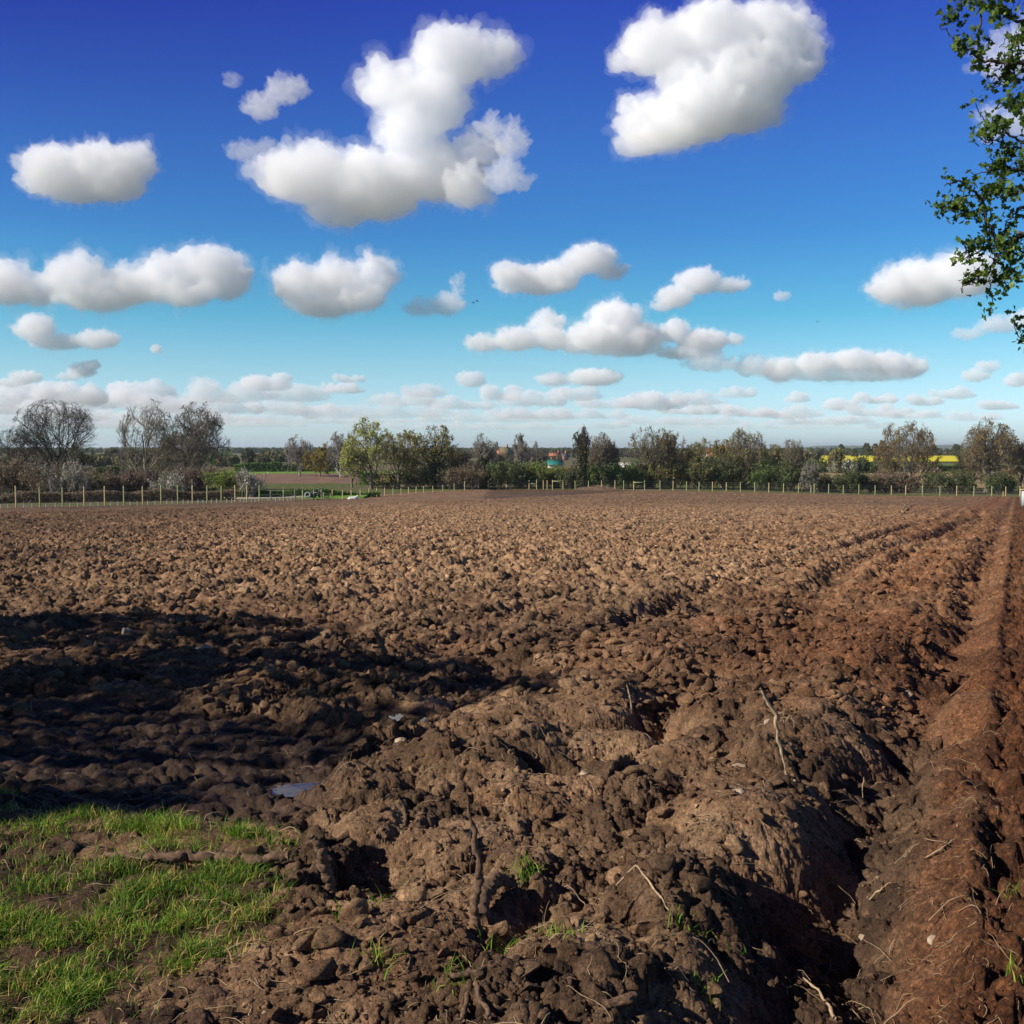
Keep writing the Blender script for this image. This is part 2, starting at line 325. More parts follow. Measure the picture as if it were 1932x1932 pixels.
def soil(x, y, r=None, fine=True):
    """height above base and the masks of the ploughed ground"""
    x = np.asarray(x, np.float32); y = np.asarray(y, np.float32)
    u, v = uv(x, y)
    w = .34 * fbm(x / 1.6, y / 1.6, 3, 3)                      # wander of the furrows
    uw = u + w
    # where is it ploughed: the muddy gateway on the left is not
    edge = np.interp(y, [0, 3.2, 4.7, 5.8, 6.9, 7.6, 8.6, 9.6], [1.0, 1.75, 2.45, 3.05, 3.4, 4.3, 6.5, 60]) + .5 * w
    plo = sstep(.25, -.25, u - edge) * 1.0
    head = sstep(-.05, -.45, u)                                # unploughed strip beyond the last furrow
    plo = plo * (1 - head)
    near = sstep(14, 7, np.hypot(x, y))
    # big furrow shapes
    brk = np.clip(.62 + .9 * fbm(v / 1.1, u / 1.4, 13, 2), .12, 1.25)
    brk2 = np.clip(.45 + 1.5 * fbm(v / .9 + 7, u / 1.2, 14, 2), 0, 1.3)
    fur = -.20 * bump(uw, .24, .30) * (.7 + .3 * brk) * (1 + .3 * sstep(3.2, 1.8, v)) - .10 * bump(uw, .30, .30) * bump(v, 1.2, .9) + .14 * bump(uw, .84, .34) * brk + .05 * bump(uw, 1.45, .3) * brk2 - .17 * bump(uw, 1.98, .20) * brk2 * sstep(1.0, 2.2, v) + .10 * bump(uw, 2.45, .32) * brk + .09 * bump(uw, 2.95, .3) * brk2 - .06 * bump(uw, 1.3, .12) * brk2
    fur = fur * (1 - sstep(16, 60, v) * .45)
    ph = uw / .95 + .25 * perlin(x / 3.1, y / 3.1, 9)
    saw = ph - np.floor(ph); saw = np.where(saw < .28, saw / .28, 1 - (saw - .28) / .72) - .5
    rest = sstep(3.0, 3.8, uw)
    fur = fur + saw * (.10 + .05 * sstep(8, 20, v)) * rest * np.clip(.5 + 1.2 * fbm(v / 1.5, u / 1.2, 15, 2), 0, 1.2)
    # wheelings in the middle distance
    rut = 0; smooth_m = 0
    for c, v0 in ((3.55, 9.5), (2.05, 12.5)):
        on = sstep(v0 - 1.5, v0 + .5, v) * (1 - sstep(60, 110, v)); cc = c + .5 * np.sin(v / 13) + .18 * np.sin(v / 4.1 + c)
        rut = rut - .13 * on * bump(u, cc, .26) + .08 * on * (bump(u, cc - .46, .18) + bump(u, cc + .46, .18)); smooth_m = smooth_m + on * bump(u, cc, .24)
    patch = bump(u, 3.0, .75) * bump(v, 8.9, 2.0); smooth_m = np.clip(smooth_m + patch, 0, 1)
    # lumps of several sizes
    mod = np.clip(.5 + 1.1 * fbm(x / 1.3, y / 1.3, 21, 2), .12, 1)
    # slices are stretched along the furrow
    ue, ve = u * 1.0, v * .72
    dxw = .10 * perlin(x * 2.2, y * 2.2, 5); dyw = .10 * perlin(x * 2.2, y * 2.2, 6)
    h1, i1 = plates(ue + dxw, ve + dyw, .52, 1, 1.05, 1.0, .55)
    h2, i2 = plates(x + dyw * .5, y + dxw * .5, .235, 2, 1.1, 1.4, .8)
    h3, i3 = plates(x - .3 * dyw, y + .3 * dxw, .105, 3, 1.1, 1.5, .9)
    am = plo * (1 - .75 * smooth_m)
    dist = np.hypot(x, y)
    far = sstep(9, 26, dist)
    slab = sstep(.50, .58, i1) * sstep(20, 10, dist)                # big smeared slices stay smooth, the rest is broken up
    rough_ = 1 - .7 * slab
    lum = h1 * (.13 + .02 * near) * (1 - .35 * far) + rough_ * (h2 * (.085 - .01 * near) * np.clip(mod + .45 * far, .1, 1.05) + h3 * .045 * np.clip(1.25 - mod + .2 * far, .15, 1))
    lum = lum * (1 + .12 * far) * (1 - .35 * sstep(60, 120, dist))
    flat = .025 * fbm(x * 1.4, y * 1.4, 31, 4) + .03 * h3 + .03 * h2 * np.clip(fbm(x * 1.1, y * 1.1, 35, 2) + .25, 0, 1) + .006 * fbm(x * 14, y * 14, 33, 3) + head * (.09 * h3 + .05 * h2 + .03 * fbm(x * 2.6, y * 2.6, 36, 4))
    z = plo * (fur + rut) + am * lum + (1 - am) * flat
    if fine:
        h4, i4 = plates(x + .01 * perlin(x * 14, y * 14, 41), y, .042, 4, 1.1, 1.6, 1.0)
        h5, i5 = plates(x, y, .019, 5, 1.0, 1.6, 1.0)
        crumb = np.clip(.5 + 1.3 * fbm(x / .55, y / .55, 51, 3), 0.12, 1)
        z = z + (h4 * .022 * crumb + h5 * .010 * crumb * near) * np.clip(.35 + .65 * am + .9 * head, 0, 1.3) * (1 - .7 * slab * (1 - head)) + .010 * (1 - .5 * slab) * fbm(x * 9, y * 9, 61, 4) * (.4 + .6 * plo)
        # drying cracks on the smooth slices
        cr = np.abs(perlin(x * 5.5 + .8 * perlin(x * 9, y * 9, 71), y * 5.5, 72)); z = z - .016 * plo * near * slab * (1 - sstep(.0, .035, cr))
    # thin ridge of roots and crumbs along the edge of the last furrow
    z = z + .045 * bump(u + .03 * perlin(x * 3, y * 3, 8), -.2, .055) * sstep(40, 25, v)
    # sunken, rutted mud of the gateway
    mud = (1 - plo) * (1 - head) * sstep(4.9, 5.6, y + .4 * x * 0) * sstep(-4.6, -2.8, x)
    z = z - .07 * mud + mud * .05 * fbm(x / .55, y / .25, 81, 3)
    pud = np.zeros_like(x)
    for (cx, cy, rx, ry, dep) in PUDDLES:
        q = ((x - cx) / (rx * 1.5)) ** 2 + ((y - cy) / (ry * 1.6)) ** 2
        pud = np.maximum(pud, np.exp(-q * q)); 
        z = z * (1 - .72 * np.exp(-q * q)) + np.exp(-q * q) * (-dep)
    grassm = grass_mask(x, y)
    z = z * (1 - .45 * grassm)
    # masks
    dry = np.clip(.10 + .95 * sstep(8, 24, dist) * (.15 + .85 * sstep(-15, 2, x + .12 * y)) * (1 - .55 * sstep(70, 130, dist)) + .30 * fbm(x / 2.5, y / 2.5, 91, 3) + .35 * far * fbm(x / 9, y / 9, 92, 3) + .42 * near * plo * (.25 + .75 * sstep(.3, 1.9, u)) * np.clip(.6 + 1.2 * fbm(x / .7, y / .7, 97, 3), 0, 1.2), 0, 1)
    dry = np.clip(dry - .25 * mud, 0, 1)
    redm = np.clip(1.15 * sstep(4.8, .4, u) * sstep(2.0, 9, v) + .5 * sstep(14, 3, u) * sstep(18, 40, v) + 1.2 * sstep(.15, -.1, u) + .25 * sstep(.62, .8, i1) + .35 * sstep(.2, .5, fbm(x / 4, y / 4, 95, 3)), 0, 1)
    redm = redm * (.35 + .65 * sstep(.0, .5, plo + head)) 
    wet = np.clip(pud + .55 * mud + .25 * bump(u, .2, .25) * plo, 0, 1)
    cv = np.clip(.38 * i1 + .34 * i2 + .28 * i3, 0, 1); cv = np.clip((cv - .5) * 1.6 + .5, 0, 1)
    dry = np.clip(dry + .28 * slab * near, 0, 1)
    return z, dry, redm, cv, wet
_a = at(728, 1346, 7.9); _b = at(583, 1480, 6.0)
PUDDLES = [(_a.x, 7.7, .19, .17, .09), (_b.x, 5.95, .13, .075, .115)]
def grass_mask(x, y):
    n = .35 * fbm(x * 1.3, y * 1.3, 101, 4)
    e = np.interp(y, [2.4, 3.2, 3.8, 4.4, 4.8, 5.1, 5.8, 6.8, 9.5], [-1.3, -1.15, -.95, -.90, -1.05, -1.6, -2.75, -3.6, -5.4])
    g = sstep(.16, -.16, x - e + .6 * n) * sstep(11.5, 9.5, y)
    strip = bump(y, 4.62 + .02 * x, .10)                        # mud thrown up along the fallen branch
    bare = sstep(.05, .3, fbm(x * .9 + 3, y * .9, 105, 3) + .30 * bump(x, -1.0, .8) * bump(y, 3.1, .35))
    return np.clip(g * (1 - .85 * strip) * (1 - .8 * bare), 0, 1)

# ---- ploughed field: one sheet, finer towards the viewpoint
def polar(rs, ths):
    R, T = np.meshgrid(rs, ths, indexing='ij'); return (R * np.sin(T)).astype(np.float32), (R * np.cos(T)).astype(np.float32)
def grid_faces(nr, nc):
    i = np.arange(nr - 1)[:, None] * nc + np.arange(nc - 1)[None]
    return np.stack([i, i + nc, i + nc + 1, i + 1], -1).reshape(-1, 4)[:, ::-1]
QUAL = 1.0
NR = int(1900 * QUAL); NT = int(1250 * QUAL)
rs = [2.15]
while rs[-1] < 235: rs.append(rs[-1] * (1 + .0021 / QUAL + .0010 * min(1, rs[-1] / 60)))
rs = np.array(rs)
tin = np.linspace(-27, 27, NT); tout = np.linspace(27, 58, 150)[1:]
ths = np.radians(np.concatenate([-tout[::-1], tin, tout]))
X, Y = polar(rs, ths)
Z = np.empty_like(X); A = [np.empty_like(X) for _ in range(4)]
for a in range(0, len(rs), 200):
    sl = slice(a, a + 200)
    z, *m4 = soil(X[sl], Y[sl]); Z[sl] = z
    for q in range(4): A[q][sl] = m4[q]
SD = inside(X, Y)
Zf = base_z(X, Y) + Z * sstep(0, 1.5, SD) + .03
def crumble(X, Y, Z, rmax=16.0):
    """push the near surface in and out along its own normal, so steep faces break up too"""
    k = int((rs < rmax).sum()); x, y, z = X[:k], Y[:k], Z[:k]
    P_ = np.stack([x, y, z], -1); du = np.gradient(P_, axis=0); dv = np.gradient(P_, axis=1); N = np.cross(dv, du); N /= np.linalg.norm(N, axis=-1)[..., None] + 1e-12; N *= np.sign(N[..., 2:3] + 1e-9)
    steep = np.clip(1.15 - N[..., 2], .15, 1)
    fade = sstep(rmax, rmax * .5, np.hypot(x, y)); f = P_.reshape(-1, 3); d = np.zeros(len(f), np.float32)
    for lam, amp in ((.085, .012), (.038, .010), (.018, .0065), (.009, .0034)):
        for a in range(0, len(f), 400000): d[a:a + 400000] += amp * (.9 * perlin3(f[a:a + 400000] / lam, int(lam * 1000)) + .25 - .6 * np.abs(perlin3(f[a:a + 400000] / (lam * 1.7), 7 + int(lam * 1000))))
    P_ = P_ + N * (d.reshape(x.shape) * fade * (.45 + .75 * steep) * (1 - .8 * A[3][:k]))[..., None]
    X[:k], Y[:k], Z[:k] = P_[..., 0], P_[..., 1], P_[..., 2]
crumble(X, Y, Zf)
keep = (SD > 0)
F = grid_faces(*X.shape); kf = keep.ravel(); F = F[kf[F].all(1)]
V = np.stack([X.ravel(), Y.ravel(), Zf.ravel()], 1)
used = np.zeros(len(V), bool); used[F.ravel()] = True; remap = np.cumsum(used) - 1
HD = sstep(-.02, -.3, uv(V[used][:, 0], V[used][:, 1])[0])
mesh_np('ploughed_field', V[used], remap[F], M['soil'], smooth=True, attrs={'dry': A[0].ravel()[used], 'red': A[1].ravel()[used], 'cv': A[2].ravel()[used], 'wet': A[3].ravel()[used], 'head': HD})
tag(bpy.data.objects['ploughed_field'], 'field of freshly ploughed red-brown clods and furrows', kind='structure')
del X, Y, Z, Zf, V, F, SD, A, used, remap
def soil_z(x, y):
    x = np.atleast_1d(np.asarray(x, np.float32)); y = np.atleast_1d(np.asarray(y, np.float32))
    return base_z(x, y) + soil(x, y)[0] * sstep(0, 1.5, inside(x, y)) + .03

# ---- the ground beyond, out to the horizon
def ground_mat():
    m, n, b = nt('rough_pasture')
    g = n.nodes.new('ShaderNodeNewGeometry').outputs['Position']
    a = noise(n, .03, 4, .6, vec=g); c = noise(n, .8, 5, .7, vec=g)
    col = mixc(n, ramp(n, a, [(.42, (0, 0, 0)), (.58, (1, 1, 1))]), ramp(n, c, [(.3, (.055, .075, .018)), (.7, (.12, .135, .04))]), ramp(n, c, [(.3, (.085, .062, .035)), (.7, (.19, .15, .08))]))
    n.links.new(col, b.inputs['Base Color']); b.inputs['Roughness'].default_value = .95; b.inputs['Specular IOR Level'].default_value = .1
    set_bump(n, b, c, .8, .15)
    return m
M['ground'] = ground_mat()
r2 = np.concatenate([[0.0], np.geomspace(1.0, 420, 520), np.geomspace(440, 60000, 60)])
t2 = np.radians(np.concatenate([np.linspace(-180, -36, 60)[:-1], np.linspace(-36, 36, 640), np.linspace(36, 180, 60)[1:]]))
X, Y = polar(r2, t2); SD = inside(X, Y)
und = .12 * fbm(X / 7, Y / 7, 3, 4) * sstep(60, 100, np.hypot(X, Y)) * sstep(1.0, -3.0, SD)
Zg = base_z(X, Y) - .55 * sstep(-.1, 3.5, SD) + und * .8 + .05 * sstep(.5, -.8, SD)
V = np.stack([X.ravel(), Y.ravel(), Zg.ravel()], 1)
mesh_np('ground', V, grid_faces(*X.shape), M['ground'], smooth=True); tag(bpy.data.objects['ground'], kind='structure')
def ground_z(x, y):
    x = np.atleast_1d(np.float32(x)); y = np.atleast_1d(np.float32(y)); sd = inside(x, y)
    return float((base_z(x, y) - .55 * sstep(-.1, 3.5, sd) + .8 * .12 * fbm(x / 7, y / 7, 3, 4) * sstep(60, 100, np.hypot(x, y)) * sstep(1.0, -3.0, sd) + .05 * sstep(.5, -.8, sd))[0])
del X, Y, V

def patch(name, corners, z0, hgt, mat, n=40, amp=.06, label=None):
    """a field laid on the ground: corners (x,y) x4, with its crop height"""
    c = np.array(corners, float); s, t = np.meshgrid(np.linspace(0, 1, n * 3), np.linspace(0, 1, n), indexing='ij')
    p = (c[0] * ((1 - s) * (1 - t))[..., None] + c[1] * (s * (1 - t))[..., None] + c[2] * (s * t)[..., None] + c[3] * ((1 - s) * t)[..., None])
    e = np.minimum(np.minimum(s, 1 - s) * 3, np.minimum(t, 1 - t)) > 1e-6
    z = z0 + hgt * e + amp * fbm(p[..., 0] / 3, p[..., 1] / 3, 7, 3) * e
    o = mesh_np(name, np.stack([p[..., 0].ravel(), p[..., 1].ravel(), z.ravel()], 1), grid_faces(n * 3, n), mat, smooth=True)
    return tag(o, label, kind='structure')
def fieldmat(name, lo, hi, scale=.5, stretch=None):
    m, n, b = nt(name); g = n.nodes.new('ShaderNodeNewGeometry').outputs['Position']
    f = noise(n, scale, 5, .65, vec=g); n.links.new(ramp(n, f, [(.32, lo), (.68, hi)]), b.inputs['Base Color']); b.inputs['Roughness'].default_value = .95; b.inputs['Specular IOR Level'].default_value = .1
    set_bump(n, b, noise(n, scale * 4, 4, .7, vec=g), .8, .1); return m
zB = -6.25
patch('brown_field', [P(560, 205), P(1000, 222), P(1010, 335), P(430, 320)], zB - .25, .42, fieldmat('harrowed_soil', (.13, .075, .055), (.24, .15, .10), .25))
patch('grass_strip', [P(400, 322), P(1010, 337), P(1010, 350), P(390, 336)], zB - .2, .55, fieldmat('strip_grass', (.10, .19, .03), (.17, .27, .05)))
patch('fallow_field', [P(120, 225), P(600, 235), P(620, 300), P(60, 290)], zB - .25, .42, fieldmat('fallow_soil', (.12, .085, .05), (.20, .14, .09), .3))
patch('stubble_field', [P(1900, 222), P(2700, 226), P(2700, 345), P(1900, 345)], zB - .35, .50, fieldmat('straw_stubble', (.20, .14, .07), (.34, .25, .12), .4))
patch('green_field', [P(1700, 350), P(2700, 350), P(2750, 520), P(1700, 500)], zB - .25, .5, fieldmat('young_crop', (.07, .11, .02), (.15, .19, .05)))
M['rape'] = fieldmat('rapeseed_flowers', (.50, .44, .02), (.72, .62, .04), 2)
patch('rapeseed_field', [P(1930, 620), P(2330, 640), P(2330, 900), P(1900, 900)], zB - .2, 1.5, M['rape'])
patch('rapeseed_field', [P(208, 560), P(254, 560), P(262, 900), P(205, 900)], zB - .2, 1.9, M['rape'])
patch('farm_track', [P(590, 133), P(735, 139), P(742, 146), P(480, 138)], ground_z(*P(660, 138)) + .02, .14, fieldmat('track_stone', (.30, .26, .19), (.42, .37, .28), .8), amp=.02)
patch('grass_verge', [P(695, 133), P(870, 139), P(885, 150), P(700, 150)], ground_z(*P(780, 140)) - .05, .18, fieldmat('verge_grass', (.08, .18, .02), (.15, .28, .04), .8), amp=.05)
# ------------------------------------------------------------------ trees
def frames(T):
    up = np.where(np.abs(T[:, 2:3]) < .9, np.array([[0, 0, 1.0]]), np.array([[1.0, 0, 0]]))
    a = np.cross(T, up); a /= np.linalg.norm(a, axis=1)[:, None] + 1e-9; return a, np.cross(T, a)
def grow(start, dirs, length, radius, n, wob, trop, rg, kink=0.0, taper=.35):
    """polylines: (B,n,3) points and (B,n) radii"""
    B = len(start); P_ = np.empty((B, n, 3)); R_ = np.empty((B, n)); P_[:, 0] = start; R_[:, 0] = radius
    d = dirs / (np.linalg.norm(dirs, axis=1)[:, None] + 1e-9); st = (length / (n - 1))[:, None]
    for i in range(1, n):
        d = d + rg.normal(size=(B, 3)) * wob + np.array([0, 0, 1.0]) * trop
        d /= np.linalg.norm(d, axis=1)[:, None]; P_[:, i] = P_[:, i - 1] + d * st; R_[:, i] = radius * (1 - (1 - taper) * i / (n - 1))
    return P_, R_
def tubes(P_, R_, k):
    B, n, _ = P_.shape
    T = np.gradient(P_, axis=1).reshape(-1, 3); T /= np.linalg.norm(T, axis=1)[:, None] + 1e-9
    a, b = frames(T); q = 2 * np.pi * np.arange(k) / k
    V = P_.reshape(-1, 1, 3) + R_.reshape(-1, 1, 1) * (np.cos(q)[None, :, None] * a[:, None] + np.sin(q)[None, :, None] * b[:, None])
    i = np.arange(B)[:, None, None] * n * k + np.arange(n - 1)[None, :, None] * k + np.arange(k)[None, None]
    j = np.arange(B)[:, None, None] * n * k + np.arange(n - 1)[None, :, None] * k + ((np.arange(k) + 1) % k)[None, None]
    return V.reshape(-1, 3), np.stack([i, j, j + k, i + k], -1).reshape(-1, 4)
def spawn(P_, R_, m, lo, hi, ang, lfac, rfac, Ls, rg, up=0.0, flat=0.0):
    """m children on every branch between lo and hi of its length"""
    B, n, _ = P_.shape
    t = lo + (hi - lo) * (np.arange(m)[None] + rg.random((B, m))) / m; f = t * (n - 1); i = np.clip(f.astype(int), 0, n - 2); fr = (f - i)[..., None]
    bi = np.arange(B)[:, None]; p = P_[bi, i] * (1 - fr) + P_[bi, i + 1] * fr; r = R_[bi, i] * (1 - fr[..., 0]) + R_[bi, i + 1] * fr[..., 0]
    T = P_[bi, i + 1] - P_[bi, i]; T = (T / (np.linalg.norm(T, axis=2)[..., None] + 1e-9)).reshape(-1, 3)
    a, b = frames(T); az = (np.arange(m)[None] * 2.4 + rg.random((B, m)) * 1.2 + rg.random((B, 1)) * 6.28).reshape(-1, 1)
    an = np.radians(ang) * (.75 + .5 * rg.random((B * m, 1)))
    d = np.cos(an) * T + np.sin(an) * (np.cos(az) * a + np.sin(az) * b); d[:, 2] = d[:, 2] * (1 - flat) + up
    L = (Ls[:, None] * lfac * (1.25 - .75 * t) * (.7 + .6 * rg.random((B, m)))).ravel()
    return p.reshape(-1, 3), d, L, np.minimum(r.ravel() * .75, (r.ravel() * rfac * (.8 + .4 * rg.random(B * m))))
def leafquads(c, size, rg, aspect=.7, nrm=None):
    """leaf clump faces: bent quads with random lie"""
    n = len(c); a = rg.normal(size=(n, 3)); a /= np.linalg.norm(a, axis=1)[:, None]; b = rg.normal(size=(n, 3)); b = np.cross(a, b); b /= np.linalg.norm(b, axis=1)[:, None]
    s = (size * (.55 + .9 * rg.random(n)))[:, None] * .5
    cn = np.cross(a, b) * s * .4
    V = np.stack([c - a * s, c + b * s * aspect + cn, c + a * s, c - b * s * aspect + cn], 1).reshape(-1, 3)
    i = np.arange(n)[:, None] * 4
    return V, np.concatenate([i + np.array([[0, 1, 2]]), i + np.array([[0, 2, 3]])])
def make_tree(name, seed, x, y, width, height, kind='bare', trunk=.22, twr=.028, leaf=None, nleaf=0, lsize=.3, bark='bark', limbs=9, spread=48, ivy=0, lean=0.0, upw=.03, density=1.0, parts=True, ivy_h=.6, dome=.5, label=None, group=None, cat='tree', zoff=0.0, lowleaf=0.0, trunk_r=None, multi=1, wob=1.0):
    rg = np.random.default_rng(seed); H = 10.0
    root = empty(name, (x, y, ground_z(x, y) - .05 + zoff)); tag(root, label, cat, group)
    s0 = np.zeros((multi, 3)); s0[:, 0] = rg.normal(size=multi) * .25 * (multi > 1); d0 = np.tile([[lean, 0, 1.0]], (multi, 1)) + rg.normal(size=(multi, 3)) * (.3 if multi > 1 else .02)
    tr = trunk_r or .028 * H * (1.0 if multi == 1 else .6)
    L0 = np.full(multi, H * dome * (1.0 if multi == 1 else 1.2) * (.8 + .2 * rg.random(multi)))
    P0_, R0_ = grow(s0, d0, L0, np.full(multi, tr), 9, .07 * wob, .04, rg, taper=.35)
    R0_[:, 0] *= 1.35
    lv = [(P0_, R0_, 7)]
    p, d, L, r = spawn(P0_, R0_, limbs, trunk, 1.0, spread, 0, .62, L0, rg, up=.12); L = H * (.40 + .22 * rg.random(len(p)))
    P1, R1 = grow(p, d, L, r, 9, .17 * wob, upw * .9, rg, taper=.22); lv.append((P1, R1, 5))
    p, d, L, r = spawn(P1, R1, 8, .18, 1.0, 46, .52, .55, L, rg, up=.08)
    P2, R2 = grow(p, d, L, r, 6, .20 * wob, upw, rg, taper=.25); lv.append((P2, R2, 4))
    density = density * (.8 if nleaf > 3000 else 1.0)
    p, d, L, r = spawn(P2, R2, int(7 * density), .15, 1.0, 44, .55, .55, L, rg, up=.05)
    P3, R3 = grow(p, d, L, r, 5, .22 * wob, upw, rg, taper=.4); lv.append((P3, R3, 3))
    p, d, L, r = spawn(P3, R3, int(5 * density), .1, 1.0, 42, .62, .6, L, rg, up=.03)
    P4, R4 = grow(p, d, L, r, 4, .25 * wob, upw * .8, rg, taper=.6); lv.append((P4, R4, 3))
    # size to the real crown
    allp = np.concatenate([q[0].reshape(-1, 3) for q in lv[1:]])
    zt = np.percentile(allp[:, 2], 99.0); hw = np.percentile(np.abs(allp[:, 0] - np.median(allp[:, 0])), 96); hy = np.percentile(np.abs(allp[:, 1]), 96)
    sc = np.array([width / 2 / hw, width / 2 / hy, height / zt])
    def dome(Q):
        Q = Q * sc; w_ = width * .5; c = np.array([0, 0, height * .52]); se = np.array([w_, w_, height * .48])
        q = (Q - c) / se; rho = np.linalg.norm(q, axis=-1, keepdims=True); f = np.where(rho > .72, (.72 + .36 * np.tanh((rho - .72) / .42)) / (rho + 1e-9), 1.0)
        f = 1 + (f - 1) * sstep(.15, .45, Q[..., 2:3] / height)
        return (c + q * f * se) / sc
    P2, P3, P4 = dome(P2), dome(P3), dome(P4); P1 = P1 * .6 + dome(P1) * .4
    lv = [lv[0]] + [(Q, q_[1], q_[2]) for Q, q_ in zip((P1, P2, P3, P4), lv[1:])]
    nodes = {'trunk': [], 'crown': []}
    rs_ = height / H
    if nleaf > 3000: twr = twr * .85
    mins = [0, twr * 2.0, twr * 1.4, twr * 1.0, twr * .75]
    for k, (PP, RR, kk) in enumerate(lv):
        RR = np.maximum(RR * rs_, mins[k]) if k else RR * rs_
        V, F_ = tubes(PP * sc, RR, kk)
        nodes['trunk' if k == 0 else 'crown'].append((V, F_))
    def merge(L_):
        o = 0; VV = []; FF = []
        for V, F_ in L_: VV.append(V); FF.append(F_ + o); o += len(V)
        return np.concatenate(VV), np.concatenate(FF)
    V, F_ = merge(nodes['trunk']); mesh_np('trunk', V, F_, M[bark], root, smooth=True)
    V, F_ = merge(nodes['crown']); br = mesh_np('branches', V, F_, M[bark], root, smooth=False)
    nleaf = int(nleaf * .60)
    if nleaf:
        src = np.concatenate([P4[:, 1:].reshape(-1, 3), P3[:, 2:].reshape(-1, 3)]) * sc
        if lowleaf: src = np.concatenate([src, np.stack([rg.normal(size=2000) * width * .2, rg.normal(size=2000) * width * .2, rg.random(2000) ** .8 * height * lowleaf], 1)])
        c = src[rg.integers(0, len(src), nleaf)] + rg.normal(size=(nleaf, 3)) * lsize * .6
        clump = perlin3(c / (width * .14), seed); c = c[clump > -.16 + .12 * rg.random(len(c))]
        V, F_ = leafquads(c, lsize, rg)
        lvv = np.clip(.45 + .35 * perlin3(c / (width * .2), seed + 3) + .22 * rg.normal(size=len(c)), 0, 1)
        mesh_np('foliage', V, F_, M[leaf], root, attrs={'lv': np.repeat(lvv, 4)})
    if ivy:
        T = P0_.reshape(-1, 3) * sc; base = T[T[:, 2] < height * ivy_h]
        L1 = (P1[:, :4].reshape(-1, 3) * sc); L1 = L1[L1[:, 2] < height * ivy_h]
        base = np.concatenate([base] * 4 + [L1]) if len(base) else L1
        ts = np.linspace(0, height * ivy_h, 40); cx = np.interp(ts, T[:9, 2], T[:9, 0]); cy = np.interp(ts, T[:9, 2], T[:9, 1])
        base = np.concatenate([base, np.stack([cx, cy, ts], 1)])
        c = base[rg.integers(0, len(base), ivy)] + rg.normal(size=(ivy, 3)) * np.array([.38, .38, .45]) * height / 13
        c[:, 2] = np.maximum(c[:, 2], .1)
        V, F_ = leafquads(c, .32, rg); lvv = rg.random(len(c))
        mesh_np('ivy', V, F_, M['ivy'], root, attrs={'lv': np.repeat(lvv, 4)})
    return root

def make_bush(name, seed, x, y, width, height, leaf='scrub', nleaf=2500, lsize=.28, nstem=40, bark='bark', label=None, group=None, cat='bush', depth=None, spiky=.3, zoff=0):
    rg = np.random.default_rng(seed); root = empty(name, (x, y, ground_z(x, y) - .05 + zoff)); tag(root, label, cat, group)
    depth = depth or width * .8
    s0 = np.stack([(rg.random(nstem) - .5) * width * .75, (rg.random(nstem) - .5) * depth * .75, np.zeros(nstem)], 1)
    top = height * (.55 + .5 * rg.random(nstem)) * (1 - .5 * (np.abs(s0[:, 0]) / (width * .5)) ** 2)
    d = np.stack([s0[:, 0] / width * .9 + rg.normal(size=nstem) * .22, rg.normal(size=nstem) * .25, np.ones(nstem)], 1)
    P1, R1 = grow(s0, d, top, np.full(nstem, .045), 7, .16, .05, rg, taper=.3)
    p, d, L, r = spawn(P1, R1, 7, .2, 1, 38, .42, .6, top, rg, up=.2); P2, R2 = grow(p, d, L, r, 5, .2, .12, rg, taper=.4)
    p, d, L, r = spawn(P2, R2, 4, .2, 1, 38, .5, .7, L, rg, up=.1); P3, R3 = grow(p, d, L, r, 3, .2, .1, rg, taper=.5)
    o = 0; VV = []; FF = []
    for PP, RR, k in ((P1, np.maximum(R1, .03), 4), (P2, np.maximum(R2, .02), 3), (P3, np.maximum(R3, .016), 3)):
        V, F_ = tubes(PP, RR, k); VV.append(V); FF.append(F_ + o); o += len(V)
    mesh_np('stems', np.concatenate(VV), np.concatenate(FF), M[bark], root)
    if nleaf:
        src = np.concatenate([P3.reshape(-1, 3), P2.reshape(-1, 3), P1[:, 2:].reshape(-1, 3)])
        c = src[rg.integers(0, len(src), nleaf)] + rg.normal(size=(nleaf, 3)) * lsize * .7; c[:, 2] = np.maximum(c[:, 2], .05)
        V, F_ = leafquads(c, lsize, rg)
        lvv = np.clip(.45 + .3 * perlin3(c / 1.1, seed + 3) + .22 * rg.normal(size=len(c)), 0, 1)
        mesh_np('foliage', V, F_, M[leaf], root, attrs={'lv': np.repeat(lvv, 4)})
    return root

def wd(px_w, D): return px_w * K * D
# px of the 1932 picture: centre, top, base are turned into metres at the distance D
def T(name, seed, cx, top, w, D, **kw):
    x = gx(cx, D); z0 = ground_z(x, D); h = at(cx, top, D).z - z0
    return make_tree(name, seed, x, D, wd(w, D), h, **kw)
def B(name, seed, cx, top, w, D, **kw):
    x = gx(cx, D); z0 = ground_z(x, D); h = at(cx, top, D).z - z0
    return make_bush(name, seed, x, D, wd(w, D), max(h, .6), **kw)
bare_g = None
T('bare_tree', 1, 108, 748, 160, 215, twr=.024, bark='bark_dark', limbs=13, spread=36, trunk=.12, dome=.30, density=1.05, wob=.8, label='tallest bare tree at the far left, with a wide domed crown of dark twigs', group='bare winter trees beyond the left fence')
T('bare_tree', 2, 28, 800, 118, 210, twr=.025, bark='bark_dark', limbs=11, spread=46, trunk=.2, density=.95, leaf='scrub', nleaf=1500, lsize=.25, label='dark bare tree at the left edge, overlapped by the taller domed tree', group='bare winter trees beyond the left fence')
T('bare_tree', 3, 156, 830, 52, 205, twr=.028, bark='bark_dark', leaf='dark_leaf', nleaf=2500, lsize=.26, ivy=1500, density=1.1, limbs=9, label='small dark ivy-clad tree just right of the domed tree', group='bare winter trees beyond the left fence')
